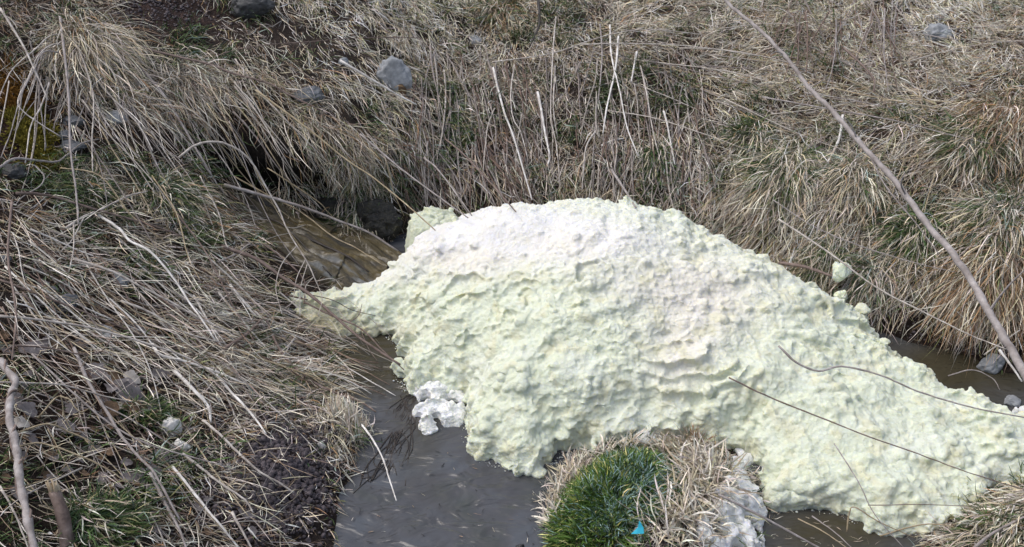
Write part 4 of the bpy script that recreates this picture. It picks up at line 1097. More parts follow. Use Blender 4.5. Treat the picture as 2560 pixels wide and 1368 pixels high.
CANES = [
 # upper left fan
 ([(0, 21), (53, 105), (84, 169), (120, 250)], 8, 'bleached stem slanting down from the top left corner', 'bark_pale', .10),
 ([(150, 42), (162, 141), (172, 246), (176, 369), (190, 480), (196, 560)], 9, 'long upright stem hanging straight down beside the orange moss', 'bark_grey', .10),
 ([(158, 114), (130, 112), (95, 141), (70, 197), (46, 246), (53, 274), (105, 313), (151, 341)], 6, 'arched pale stem that doubles back across the moss', 'bark_pale', .08),
 ([(151, 86), (123, 91), (88, 123), (35, 169), (11, 211), (-10, 260)], 5, 'arched pale stem leaving the left edge above the moss', 'bark_pale', .08),
 ([(160, 134), (110, 130), (85, 175), (52, 240), (30, 320), (2, 395)], 5, 'lowest arching stem dropping over the moss to the left edge', 'bark_grey', .07),
 ([(183, 95), (207, 148), (229, 218), (234, 267), (230, 352), (232, 430)], 6, 'slim pale stem parallel to the long upright one', 'bark_pale', .08),
 ([(123, 207), (102, 267), (77, 316), (63, 408)], 6, 'short grey stem crossing the moss downward', 'bark_pale', .05),
 ([(290, 93), (369, 123), (440, 141), (527, 162), (580, 183), (668, 207), (720, 235), (800, 275)], 8, 'reddish brown branch running right across the top of the shaggy tussock', 'bark_brown', .07),
 ([(527, 162), (541, 141), (598, 123), (668, 112), (773, 105), (900, 95), (1060, 95)], 4, 'thin looping twig rising off the reddish branch to the right', 'bark_brown', .04),
 ([(340, 155), (415, 246), (464, 327), (499, 387), (530, 440)], 9, 'stout grey stem slanting across the shaggy grass towards the hollow', 'bark_grey', .08),
 ([(239, 197), (281, 246), (338, 302), (366, 345), (382, 378)], 6, 'pale bowed stem ending above the slate stones', 'bark_pale', .05),
 ([(239, 267), (275, 318), (299, 348), (350, 395)], 5, 'thin stem below the bowed one, by the slate stones', 'bark_grey', .04),
 ([(-10, 425), (35, 397), (88, 401), (141, 404), (169, 387), (204, 359), (246, 348)], 8, 'gnarled twig lying across the foot of the moss', 'bark_grey', .04),
 ([(88, 415), (110, 440), (100, 465), (60, 490), (40, 510)], 5, 'small crooked rootlet curling below the gnarled twig', 'bark_grey', .02),
 ([(447, 394), (492, 362), (545, 355), (598, 376), (633, 411), (654, 447), (672, 480), (700, 530), (715, 568), (742, 615), (769, 658), (795, 715)], 7, 'long arching branch that hangs in front of the cascade with side twigs', 'bark_pale', .16,
  [[(742, 615), (705, 660), (690, 720), (705, 785)], [(755, 655), (737, 700), (733, 755)], [(762, 660), (748, 720), (750, 790)], [(780, 690), (762, 715), (764, 745)], [(714, 566), (735, 569), (765, 562)], [(785, 700), (830, 695), (855, 720)], [(790, 712), (803, 745), (795, 790)]]),
 ([(560, 462), (651, 487), (755, 517), (836, 548), (920, 581), (995, 628)], 10, 'thick brown branch bridging the cascade into the pile', 'bark_grey', .10),
 ([(750, 588), (819, 618), (870, 642), (922, 680)], 9, 'wet dark stick lying in the cascade', 'bark_dark', .03),
 ([(668, 544), (715, 568), (769, 625), (829, 690)], 7, 'second wet dark stick nearer the left bank of the cascade', 'bark_dark', .04),
 ([(640, 225), (780, 330), (860, 395), (927, 440), (987, 487), (1038, 531), (1088, 576)], 6, 'long straight pale cane whose tip pierces the top of the pile', 'bark_straw', .09),
 ([(584, 440), (668, 487), (752, 530), (830, 590), (890, 620), (960, 665)], 5, 'thin pale cane crossing the cascade to the pile edge', 'bark_straw', .10),
 ([(668, 420), (790, 500), (830, 540), (905, 590)], 4, 'thin cane above the bridging branch', 'bark_straw', .08),
 ([(554, 615), (641, 648), (708, 695), (769, 732), (836, 790), (900, 845), (1000, 912)], 12, 'thick dark stem sloping down under the left tip of the pile', 'bark_brown', .05),
 ([(640, 600), (700, 640), (760, 700), (760, 760)], 6, 'olive brown stem in the gap left of the cascade', 'bark_brown', .05),
 # left bank long canes
 ([(246, 538), (299, 573), (323, 601), (380, 633), (439, 703), (475, 759), (499, 791), (538, 850)], 9, 'bright white mottled cane in the centre of the left bank', 'bark_white', .06),
 ([(165, 570), (211, 541), (246, 527), (288, 506), (323, 489), (369, 478)], 8, 'pale twig pointing up to the right across the white cane\'s head', 'bark_pale', .06, [[(211, 541), (180, 600), (150, 630)], [(180, 556), (182, 620), (172, 680)]]),
 ([(40, 483), (123, 489), (225, 520), (316, 545), (387, 566), (457, 591)], 9, 'brown branch crossing behind the pale upward twig', 'bark_brown', .05),
 ([(183, 647), (281, 679), (352, 717), (422, 752), (499, 795), (570, 830)], 8, 'pale cane passing under the white mottled one', 'bark_pale', .05),
 ([(302, 752), (373, 780), (457, 830), (562, 858)], 8, 'grey stick ending at the forked brown branch', 'bark_pale', .05),
 ([(380, 860), (401, 888), (457, 902), (541, 930), (633, 969)], 11, 'thick white cane lying level above the trampled grass', 'bark_white', .04),
 ([(436, 927), (485, 976), (520, 1015), (527, 1057)], 13, 'short thick white broken cane bent at its lower end', 'bark_white', .03),
 ([(541, 937), (580, 983), (626, 1032), (665, 1085)], 10, 'white cane right of the broken one ending at the mud', 'bark_white', .03),
 ([(185, 870), (225, 962), (267, 1029), (302, 1088), (352, 1148), (387, 1185), (450, 1300)], 12, 'thick grey stem running past the grey leaves', 'bark_grey', .06),
 ([(80, 885), (176, 976), (253, 1043), (316, 1085), (387, 1117), (470, 1140), (560, 1165)], 7, 'long grey stem crossing the thick one beside the leaves', 'bark_grey', .07),
 ([(506, 1050), (548, 1085), (605, 1141), (650, 1180), (693, 1204), (735, 1232)], 9, 'pale cane lying over the crumbly mud', 'bark_pale', .03),
 ([(457, 1134), (506, 1173), (555, 1211), (612, 1250), (633, 1282)], 9, 'pale cane with a hooked end below the mud patch', 'bark_pale', .03),
 ([(430, 1165), (468, 1211), (513, 1268), (548, 1310), (605, 1380)], 10, 'bleached cane leaving the bottom of the photo right of the green tuft', 'bark_white', .04),
 ([(375, 1180), (415, 1261), (450, 1327), (470, 1385)], 12, 'grey stem leaving the bottom of the photo nearest the green tuft', 'bark_grey', .04),
 ([(580, 1280), (605, 1327), (640, 1390)], 10, 'short pale stick at the bottom edge by the stream bank', 'bark_pale', .03),
 ([(620, 1320), (645, 1350)], 7, 'tiny white stick on the dark mud at the bottom', 'bark_white', .02),
 ([(35, 1085), (116, 1060), (169, 1078), (229, 1106), (229, 1122)], 6, 'thin arched stem bent sharply at its right end', 'bark_straw', .07),
 ([(46, 1117), (105, 1109), (211, 1145), (281, 1180), (316, 1208)], 6, 'thin bowed stem below the sharply bent one', 'bark_straw', .06),
 ([(-10, 955), (88, 958), (169, 965), (246, 986), (330, 1005)], 6, 'thin level stem above the dead leaves', 'bark_pale', .06),
 ([(95, 1045), (148, 990), (162, 1043), (183, 1080)], 5, 'thin zigzag stem with a sharp peak', 'bark_straw', .04),
 ([(150, 990), (175, 1000), (188, 1020), (205, 1030), (230, 1015), (252, 990)], 5, 'curly dry tendril beside the zigzag stem', 'bark_straw', .04),
 ([(10, 880), (40, 865), (120, 870), (200, 885), (250, 880), (275, 850), (282, 822)], 6, 'dark bowed twig crossing in front of the thick grey stem', 'bark_brown', .09),
 ([(562, 872), (615, 837), (661, 791)], 13, 'stout brown broken branch pointing up to the right', 'bark_brown', .07),
 ([(664, 795), (689, 854), (724, 907), (800, 965), (900, 1005), (940, 1030)], 9, 'grey brown stem running from the forked branch down to the water', 'bark_brown', .05),
 ([(575, 712), (612, 759), (643, 793)], 10, 'peeling white stick left of the thick dark stem', 'bark_white', .05),
 ([(205, 1170), (60, 1240), (-10, 1300)], 6, 'thin stem reaching the left edge behind the gnarled vine', 'bark_pale', .08),
 ([(0, 1215), (40, 1290), (75, 1380)], 8, 'pale stem at the bottom left corner', 'bark_pale', .06),
 ([(150, 420), (250, 440), (330, 540), (420, 610)], 5, 'thin stem draped over the shoulder of the left bank', 'bark_straw', .05),
 ([(380, 440), (440, 530), (470, 640), (500, 700)], 5, 'thin stem above the brown tussock', 'bark_straw', .05),
 ([(440, 530), (520, 640), (580, 760), (640, 860)], 6, 'slim brown stem hanging left of the dark water gap', 'bark_brown', .06),
 ([(500, 440), (545, 530), (562, 600), (570, 620)], 5, 'thin hanging stem with a hooked tip over the brown tussock', 'bark_pale', .07),
 ([(545, 655), (590, 635), (620, 612), (640, 615)], 6, 'small bowed twig over the dark gap', 'bark_grey', .06),
 ([(250, 1010), (330, 1050), (440, 1120)], 5, 'thin stem touching the white stone', 'bark_grey', .04),
 ([(0, 700), (120, 745), (260, 800), (380, 850), (520, 900)], 7, 'long brown stem under the white canes on the left', 'bark_brown', .04),
 ([(0, 790), (100, 800), (230, 820), (370, 860), (480, 900), (600, 980)], 8, 'long pale stem sloping from the left edge towards the mud', 'bark_pale', .05),
 ([(30, 505), (20, 640), (40, 780), (30, 900)], 9, 'dark reddish upright stem at the left edge', 'bark_brown', .12),
 ([(650, 830), (720, 850), (805, 870)], 7, 'straw coloured stick at the foot of the pile tip', 'bark_straw', .03),
 ([(740, 840), (700, 900), (640, 960)], 5, 'thin twig leaning left by the water gap', 'bark_grey', .04),
 ([(600, 880), (720, 920), (830, 960), (930, 1000)], 6, 'pale stalk pointing at the narrow dark water', 'bark_straw', .04),
 ([(905, 1062), (927, 1092), (955, 1141), (973, 1197), (991, 1252)], 7, 'single bleached reed leaning out over the grey water', 'bark_white', .16),
 ([(760, 755), (830, 790), (900, 820), (960, 880), (1010, 925)], 6, 'wet brown twig crossing the stained foot of the pile', 'bark_brown', .04, [[(870, 808), (895, 790), (905, 760)], [(900, 822), (920, 870), (945, 905)]]),
 ([(765, 735), (830, 750), (880, 775), (940, 790)], 3, 'curly black thread of root on the foam at left', 'bark_dark', .02),
 # back bank upright canes
 ([(1233, 169), (1244, 218), (1261, 281), (1282, 337), (1310, 430), (1330, 500)], 8, 'tall bleached cane at the left of the upright group', 'bark_white', .05),
 ([(1344, 230), (1353, 274), (1363, 334), (1374, 390), (1370, 411)], 9, 'thick white broken cane in the middle of the upright group', 'bark_white', .05),
 ([(1390, 42), (1383, 123), (1377, 281), (1391, 362), (1400, 470)], 5, 'very tall thin stem rising to the top of the photo', 'bark_pale', .06),
 ([(1546, 91), (1539, 169), (1518, 264), (1507, 334)], 7, 'white cane leaning left in the forked white bundle', 'bark_white', .09),
 ([(1525, 63), (1529, 141), (1550, 229), (1567, 316), (1595, 390)], 6, 'white cane crossing the forked bundle to the right', 'bark_white', .08),
 ([(1592, 130), (1578, 204)], 8, 'short white snapped cane right of the forked bundle', 'bark_white', .07),
 ([(1601, 165), (1616, 229), (1630, 316), (1650, 400)], 6, 'grey white cane beside the short snapped one', 'bark_pale', .07),
 ([(1659, 278), (1669, 316), (1687, 411)], 7, 'white cane standing alone at the right of the group', 'bark_white', .05),
 ([(1504, 364), (1530, 352), (1560, 346)], 7, 'short white stick lying level on the slope', 'bark_white', .03),
 ([(1110, 176), (1114, 229), (1110, 299), (1100, 369)], 6, 'pale upright stem near the small stones', 'bark_pale', .05),
 ([(1286, 162), (1277, 229), (1282, 292), (1303, 334), (1320, 400)], 5, 'thin bowed stem just right of the tall bleached cane', 'bark_pale', .05),
 ([(1490, 327), (1465, 369), (1455, 475)], 6, 'thin pale stem above the crest of the pile', 'bark_pale', .04),
 ([(850, 151), (938, 204), (998, 239), (1042, 262)], 8, 'straight bleached stick lying against the grey boulder', 'bark_white', .05),
 ([(1230, 155), (1377, 134), (1518, 88), (1623, 74), (1750, 85)], 4, 'long thin stem arching level across the upright canes', 'bark_pale', .10),
 ([(1448, 111), (1588, 109), (1750, 118), (1900, 140)], 4, 'second long thin level stem below the arching one', 'bark_pale', .08),
 ([(1529, 425), (1564, 478), (1590, 520)], 9, 'grey stick pointing down at the crest of the pile', 'bark_grey', .04),
 ([(1110, 345), (1160, 387), (1230, 461), (1290, 530)], 6, 'brown stem diving behind the white shoulder of the pile', 'bark_brown', .05),
 ([(955, 369), (970, 422), (984, 480), (1010, 540)], 6, 'straw stem above the dark bank by the pile\'s left shoulder', 'bark_straw', .06),
 ([(900, 335), (1000, 420), (1080, 480), (1170, 545)], 6, 'long grey stem slanting to the white shoulder', 'bark_grey', .06),
 ([(1060, 395), (1100, 430), (1180, 540)], 7, 'grey brown stem parallel beside it', 'bark_grey', .05),
 ([(1500, 60), (1505, 150), (1490, 300), (1480, 420)], 5, 'tall dull stem left of the forked bundle', 'bark_grey', .05),
 ([(1345, 0), (1348, 60), (1325, 115)], 10, 'dark stump of a dead plant at the top middle', 'bark_dark', .06),
 # right side
 ([(2107, 288), (2100, 338), (2082, 383), (2047, 443), (2025, 480)], 9, 'white barked stick behind the leaning branch', 'bark_white', .04),
 ([(1906, 243), (2064, 271), (2223, 299), (2381, 338), (2480, 360)], 5, 'thin brown stem crossing the leaning branch near its middle', 'bark_grey', .16),
 ([(1946, 548), (2066, 627), (2187, 716), (2295, 773), (2422, 836), (2515, 873)], 6, 'slim stem passing above the small foam ball to the branch', 'bark_pale', .16),
 ([(1933, 500), (2041, 570), (2168, 621), (2295, 659), (2390, 681)], 4, 'finer stem running above the slim one on the right bank', 'bark_grey', .12),
 ([(1946, 865), (1990, 906), (2047, 928), (2104, 916), (2200, 938), (2295, 979), (2422, 1017), (2580, 1048)], 7, 'wavy stem reaching over the foam from the right edge', 'bark_grey', .14),
 ([(1822, 944), (1914, 989), (2041, 1040), (2168, 1090), (2295, 1135), (2422, 1182), (2580, 1230)], 5, 'long straight dark stem crossing over the lower right foam', 'bark_brown', .14),
 ([(1796, 1236), (1914, 1297), (2041, 1366), (2080, 1390)], 8, 'brown cane spanning from the froth tongue over the right channel', 'bark_grey', .12),
 ([(2085, 1109), (2142, 1198), (2187, 1287), (2260, 1370)], 4, 'thin stem standing over the front lip of the foam', 'bark_grey', .10),
 ([(2117, 1330), (2123, 1287), (2136, 1268), (2200, 1306), (2288, 1345)], 5, 'sharply bent straw blade over the right channel', 'bark_straw', .08),
 ([(2170, 1263), (2326, 1262), (2460, 1268)], 3, 'fine level reddish twig at the right end of the foam', 'bark_brown', .05),
 ([(1995, 1297), (2060, 1330), (2120, 1372)], 4, 'thin pale blade across the dark right channel', 'bark_straw', .08),
 ([(2030, 1290), (2080, 1325), (2130, 1370)], 4, 'darker thin blade across the dark right channel', 'bark_grey', .07),
 ([(2498, 874), (2525, 910), (2555, 954)], 9, 'short white stick against the lower end of the branch', 'bark_white', .12),
 ([(2460, 887), (2505, 856), (2550, 825)], 5, 'thin pale twig crossing the lower end of the branch', 'bark_pale', .12),
 ([(1948, 657), (2015, 668), (2079, 690), (2100, 694)], 12, 'stout brown stick jutting from the pile on the right', 'bark_brown', .09),
 ([(2430, 1375), (2485, 1331), (2575, 1286)], 12, 'grey branch crossing the lower right corner', 'bark_grey', .08),
 ([(2200, 1340), (2320, 1310), (2440, 1330)], 5, 'pale stem lying on the lower right grass', 'bark_straw', .05),
 ([(2370, 940), (2430, 925), (2480, 945), (2500, 975)], 4, 'thin hooped twig over the right hand water', 'bark_grey', .05),
 ([(2110, 120), (2180, 190), (2185, 230)], 8, 'dark red twig in the thin shrub on the upper slope', 'bark_brown', .10),
 ([(2130, 420), (2250, 398), (2390, 375)], 4, 'thin straw lying level right of the leaning branch', 'bark_straw', .06),
]
for row in CANES:
    pts, w, lb, mt, lf = row[:5]
    tw = row[5] if len(row) > 5 else ()
    head = lb.split(' ')
    kind_ = next((w_ for w_ in head[:7] if w_.strip(',') in ('branch', 'stick', 'twig', 'cane', 'stem', 'stalk', 'reed', 'tendril', 'rootlet', 'root', 'blade', 'straw', 'stump')), 'cane')
    if kind_ in ('stem', 'straw', 'blade', 'stalk'): kind_ = 'cane'
    nm = {'branch': 'dry_branch', 'stick': 'stick', 'twig': 'dry_twig', 'cane': 'dry_cane', 'reed': 'reed', 'tendril': 'tendril', 'rootlet': 'root', 'root': 'root', 'stump': 'stump'}[kind_]
    cane(pts, w, lb, mt, lf + (.05 if pts[0][0] < 900 and pts[0][1] < 700 else .025), name=nm, cat=kind_, twigs=tw)

# the big leaning branch close to the camera
def near_path(rows, k=8):
    P = []
    for (x, y, dist) in rows:
        d = ray(x, y); P.append(CAM + d / np.linalg.norm(d) * dist)
    return cr_spline(P, k)
P = near_path([(1790, -40, 3.6), (1811, 0, 3.55), (1885, 63, 3.45), (1959, 137, 3.35), (2022, 218, 3.25), (2082, 278, 3.16), (2152, 362, 3.06), (2208, 418, 3.0), (2265, 490, 2.93),
               (2326, 570, 2.86), (2409, 671, 2.78), (2472, 779, 2.7), (2517, 855, 2.66), (2565, 940, 2.6), (2700, 1180, 2.35), (2850, 1420, 2.1)], 6)
r = np.linspace(pxr(P, 9), pxr(P, 20), len(P))
for i in (7, 18, 31, 43, 52, 64, 71):
    if i < len(r): r[i] *= 1.16
P[1:-1] += rng.normal(0, .0011, (len(P) - 2, 3))
V, Q, Tt = tube(P, r, 10, .05)
# runs on down into the bank on the right, out of the frame
e0 = P[-1]; e1 = np.array([e0[0] + .35, e0[1] - .15, 0]); e1[2] = gh(np.array([e1[0]]), np.array([e1[1]]))[0] - .05
br = tag(mesh_np('leaning_branch', V, [Q, Tt], M['bark_grey'], origin=P[-1]), 'long bare grey branch leaning across the right side of the view', 'branch')
V, Q, Tt = tube(cr_spline([P[-2], e0, (e0 + e1) / 2 + np.array([.03, 0, 0]), e1], 5), np.full(16, r[-1]), 10, .05)
mesh_np('butt', V, [Q, Tt], M['bark_grey'], parent=br, origin=P[-1])
for rows in ([(2140, 345, 3.07), (2125, 310, 3.05), (2108, 292, 3.02)], [(2170, 385, 3.04), (2215, 470, 2.97), (2290, 560, 2.92), (2350, 640, 2.85)], [(2260, 480, 2.93), (2250, 455, 2.9), (2262, 430, 2.88)],
             [(2472, 779, 2.7), (2500, 740, 2.68), (2535, 700, 2.66), (2590, 650, 2.64)], [(1960, 138, 3.35), (1940, 130, 3.33), (1925, 140, 3.31)], [(2022, 218, 3.25), (2050, 205, 3.23), (2068, 190, 3.2)]):
    P2 = near_path(rows, 5); j = int(np.argmin(((P - P2[0]) ** 2).sum(1))); P2 += (P[j] - P2[0]) * np.linspace(1, 0, len(P2))[:, None]
    V, Q, Tt = tube(P2, np.linspace(r[j] * .35, r[j] * .14, len(P2)), 6)
    mesh_np('twig', V, [Q, Tt], M['bark_grey'], parent=br, origin=P[-1])

# gnarled vine at the lower left
vp = [(2, 900), (16, 925), (39, 951), (32, 975), (27, 993), (24, 1025), (25, 1057), (34, 1085), (39, 1113), (44, 1140), (46, 1169), (53, 1222), (62, 1260), (70, 1303), (88, 1380)]
P = cane_path(vp, .14, 5)
r = np.full(len(P), pxr(P, 19)); r *= 1 + .16 * np.sin(np.arange(len(P)) * .9)
V, Q, Tt = tube(P, r, 9, .08)
vine = tag(mesh_np('gnarled_vine', V, [Q, Tt], M['bark_grey'], origin=P[0]), 'thick twisted grey vine stem at the lower left edge', 'vine')
ph = np.linspace(0, 9 * math.pi, len(P) * 3)
Pd = np.stack([np.interp(np.linspace(0, len(P) - 1, len(P) * 3), np.arange(len(P)), P[:, i]) for i in range(3)], 1)
Pd = Pd + np.stack([np.cos(ph), .6 * np.sin(ph), .8 * np.sin(ph)], 1) * r[0] * 1.1
V, Q, Tt = tube(Pd, np.full(len(Pd), r[0] * .35), 6)
mesh_np('twining_stem', V, [Q, Tt], M['bark_brown'], parent=vine, origin=P[0])

# broken stump
def lump(p, rx, ry, rz, mat, name, label=None, cat='stone', seed=0, rot=0., rough=.18, sub=4, sink=.3, tilt=(0, 0), parent=None, col=None):
    import bmesh
    bm = bmesh.new(); bmesh.ops.create_icosphere(bm, subdivisions=sub, radius=1.0)
    V = np.array([v.co[:] for v in bm.verts]); Fc = np.array([[v.index for v in f.verts] for f in bm.faces]); bm.free()
    V = V * (1 + rough * fbm(V * 1.1 + seed * 3.7, 3)[:, None] + rough * .28 * fbm(V * 4 + seed, 3)[:, None])
    # flatten a few facets
    rr = np.random.default_rng(int(seed * 10) + 3)
    for _ in range(5):
        nrm = rr.normal(size=3); nrm /= np.linalg.norm(nrm); dcut = rr.uniform(.72, .9)
        s = V @ nrm; V = V - np.where(s > dcut, (s - dcut) * .8, 0)[:, None] * nrm
    V = V * np.array([rx, ry, rz])
    c, s = math.cos(rot), math.sin(rot)
    V = V @ np.array([[c, s, 0], [-s, c, 0], [0, 0, 1]])
    c, s = math.cos(tilt[0]), math.sin(tilt[0])
    V = V @ np.array([[1, 0, 0], [0, c, s], [0, -s, c]])
    pos = np.asarray(p) + np.array([0, 0, rz * (1 - 2 * sink)])
    o = mesh_np(name, V + pos, [Fc], M[mat], origin=pos, parent=parent)
    if label: tag(o, label, cat)
    return o

p0 = at(178, 1385); p1 = at(158, 1290)
top = p1 + np.array([0, 0, .10])
P = cr_spline([p0 + np.array([0, -.03, -.05]), (p0 + top) / 2 + np.array([.005, 0, .01]), top], 5)
r = pxr(P, 36) * np.linspace(1.05, .85, len(P))
V, Q, Tt = tube(P, r, 10, .06)
st = tag(mesh_np('broken_stump', V, [Q, Tt], M['bark_brown'], origin=P[0]), 'snapped thick stem with a pale splintered top beside the green tuft', 'stump')
for k_ in range(7):
    a = k_ / 7 * 6.28; b0 = P[-1] + np.array([math.cos(a), math.sin(a) * .8, 0]) * r[-1] * .65
    V, Q, Tt = tube([b0 - np.array([0, 0, .02]), b0 + np.array([.002, 0, .015]), b0 + np.array([math.cos(a) * .004, 0, rng.uniform(.02, .05)])], np.array([.008, .006, .0015]), 5)
    mesh_np('splinter', V, [Q, Tt], M['wood_pale'], parent=st, origin=P[0])

# ------------------------------------------------------------------ canes nobody singles out, still one object each
LM = [(90, 300, 'the orange moss'), (175, 330, 'the slate stones'), (470, 220, 'the grey shaggy tussock'), (640, 240, 'the big shaggy tussock'), (740, 330, 'the dark hollow'),
      (988, 190, 'the grey boulder'), (1188, 98, 'the small rounded grey stone'), (1260, 40, 'the orange tinged tussock'), (1245, 280, 'the tall bleached cane'), (1360, 330, 'the thick white broken cane'),
      (1530, 200, 'the forked white bundle'), (1600, 170, 'the short snapped cane'), (1675, 340, 'the lone white cane'), (1430, 440, 'the crest of the pile'), (1150, 470, 'the white shoulder of the pile'),
      (390, 620, 'the white mottled cane'), (270, 530, 'the pale upward twig'), (300, 695, 'the soft grey stone'), (165, 750, 'the dark grey stone'), (615, 835, 'the stout broken branch'), (20, 645, 'the purple pebble'),
      (500, 940, 'the thick level white cane'), (470, 980, 'the short thick broken cane'), (600, 1000, 'the white cane ending at the mud'), (320, 1010, 'the grey leaf cluster'), (40, 1100, 'the gnarled vine'),
      (440, 1070, 'the white stones'), (690, 1150, 'the crumbly mud'), (250, 1310, 'the lower left green tuft'), (180, 1300, 'the broken stump'), (450, 1230, 'the hooked cane'), (780, 850, 'the stained tip of the pile'),
      (820, 940, 'the narrow dark water'), (2030, 30, 'the thin shrub'), (2180, 200, 'the dark red twig'), (2340, 80, 'the hazy grey stone'), (1960, 480, 'the green hearted tussock'), (2130, 460, 'the grey green tussock'),
      (2420, 370, 'the bushy green tussock'), (2080, 670, 'the foam ball'), (2300, 590, 'the lower half of the leaning branch'), (1900, 100, 'the top of the leaning branch'), (2500, 680, 'the brown straw tussock'), (730, 470, 'the dark hollow wall')]
COLN = dict(bark_pale='pale', bark_grey='grey', bark_white='white', bark_straw='straw yellow', bark_brown='brown', bark_dark='black', leaf_grey='grey', leaf_brown='brown', leaf_pale='pale')
def where(x, y):
    d = [math.hypot(x - a, y - b_) for a, b_, _ in LM]; j = int(np.argmin(d)); a, b_, nm = LM[j]
    dx, dy = x - a, y - b_
    if d[j] < 28: return 'right at ' + nm
    if abs(dx) > 1.3 * abs(dy): return ('just right of ' if dx > 0 else 'just left of ') + nm if d[j] < 90 else ('well right of ' if dx > 0 else 'well left of ') + nm
    return ('just below ' if dy > 0 else 'just above ') + nm if d[j] < 90 else ('well below ' if dy > 0 else 'well above ') + nm

REST = []
USED = set()
def scatter_canes(n, xr, yr, ang, spread, Lpx, wpx, mats, noun, group, lift=.03, bend=.12, extra=0):
    global f_bvh
    keepf = f_bvh; f_bvh = None                   # these root in the bank, whatever stands in front of them
    for c_ in range(n + extra):
        for try_ in range(14):
            x = rng.uniform(*xr); y = rng.uniform(*yr); a = math.radians(ang + rng.normal() * spread); L = rng.uniform(*Lpx)
            k = 5; pts = []
            b = rng.normal() * bend; b2 = rng.normal() * bend * .5
            for i in range(k):
                t = i / (k - 1); aa = a + b * (t - .3) * 2 + b2 * math.sin(6 * t)
                pts.append((x, y)); x += math.cos(aa) * L / (k - 1); y += math.sin(aa) * L / (k - 1)
            mt = mats[int(rng.integers(len(mats)))]; w = rng.uniform(*wpx)
            li = lift * rng.uniform(.4, 1.5)
            mid = pts[2]; an = math.degrees(a) % 180
            if c_ >= n: break
            lean = 'level' if an < 20 or an > 160 else ('upright' if 72 < an < 108 else ('slanting' if an < 90 else 'left leaning'))
            size = 'long' if L > .62 * Lpx[1] else ('short' if L < .42 * Lpx[1] else 'middling')
            thick = 'thick' if w > .75 * wpx[1] + .25 * wpx[0] else 'thin'
            lb = f"{size} {thick} {COLN[mt]} {lean} {noun} {where(*mid)}"
            lb = lb.replace(' ending at the mud', ' by the mud').replace('the straw yellow', 'the straw')
            if len(lb.split()) > 16: lb = lb.replace('straw yellow', 'yellow').replace('left leaning', 'slanting')
            if lb not in USED: break
        if c_ < n:
            USED.add(lb)
            cane(pts, w, lb, mt, li, name='dry_cane' if noun != 'twig' else 'dry_twig', cat='cane' if noun != 'twig' else 'twig', group=group, k=3)
        else:
            P = cane_path(pts, li, 3)
            V, Q, Tt = tube(P, pxr(P, w * .9) * np.linspace(1, .5, len(P)), 5)
            REST.append((mt, V, Q, Tt))
    f_bvh = keepf

def join_rest(name, label):
    pal = dict(bark_pale=(.42, .38, .34), bark_grey=(.26, .225, .21), bark_white=(.6, .57, .53), bark_straw=(.42, .35, .24), bark_brown=(.16, .11, .09))
    VV, QQ, TT, CC = [], [], [], []; k = 0
    for (mt, V, Q, Tt) in REST:
        VV.append(V); QQ.append(Q + k); TT.append(Tt + k); k += len(V)
        CC.append(np.tile(np.array(pal[mt]) * rng.uniform(.75, 1.25), (len(V), 1)))
    tag(mesh_np(name, np.concatenate(VV), [np.concatenate(QQ), np.concatenate(TT)], M['straw'], col=np.concatenate(CC)), label, kind='stuff')
PB = ['bark_pale', 'bark_grey', 'bark_white', 'bark_straw', 'bark_brown']
scatter_canes(20, (180, 620), (120, 330), 57, 7, (180, 420), (3, 5), ['bark_pale', 'bark_grey', 'bark_pale', 'bark_straw'], 'cane', 'dry stems over the hollow', .07, extra=24)
scatter_canes(10, (20, 230), (100, 250), 100, 16, (120, 300), (3.5, 5.5), ['bark_pale', 'bark_grey'], 'cane', 'stems of the arching fan', .06, extra=8)
scatter_canes(36, (0, 560), (560, 860), 38, 14, (150, 420), (3, 7), ['bark_pale', 'bark_grey', 'bark_white', 'bark_brown', 'bark_straw', 'bark_white'], 'cane', 'canes of the left bank tangle', .035, extra=70)
scatter_canes(18, (430, 800), (720, 930), 26, 10, (120, 260), (3, 5.5), ['bark_pale', 'bark_white', 'bark_straw', 'bark_brown'], 'cane', 'canes by the narrow water', .025, extra=40)
scatter_canes(22, (0, 560), (900, 1300), 44, 18, (100, 300), (3, 5.5), ['bark_pale', 'bark_grey', 'bark_brown', 'bark_straw'], 'cane', 'stems on the lower left ground', .03, extra=40)
scatter_canes(34, (1030, 1760), (110, 380), 84, 13, (90, 230), (3, 5.5), ['bark_pale', 'bark_grey', 'bark_grey', 'bark_brown'], 'cane', 'upright stems behind the pile', .05, extra=150)
scatter_canes(14, (960, 1350), (330, 430), 60, 12, (110, 220), (3.5, 6), ['bark_grey', 'bark_brown', 'bark_grey'], 'cane', 'slanting stems at the bank foot', .04, extra=40)
scatter_canes(10, (1480, 1760), (370, 430), 100, 16, (60, 130), (3.5, 5.5), ['bark_grey', 'bark_pale'], 'cane', 'short stems above the crest', .04, extra=40)
scatter_canes(14, (1960, 2260), (-20, 60), 95, 20, (80, 210), (3, 4.5), ['bark_grey', 'bark_brown'], 'twig', 'twigs of the thin shrub', .10, extra=30)
scatter_canes(14, (1450, 2300), (60, 330), 10, 14, (200, 450), (2.5, 4), ['bark_straw', 'bark_pale', 'bark_grey'], 'cane', 'level stems on the back slope', .06, extra=20)
scatter_canes(12, (1900, 2520), (380, 700), 128, 16, (100, 240), (2.5, 4.2), ['bark_straw', 'bark_pale'], 'cane', 'blade stems on the right bank', .05, extra=20)
join_rest('tangled_canes', 'remaining thin dry canes tangled over both banks')

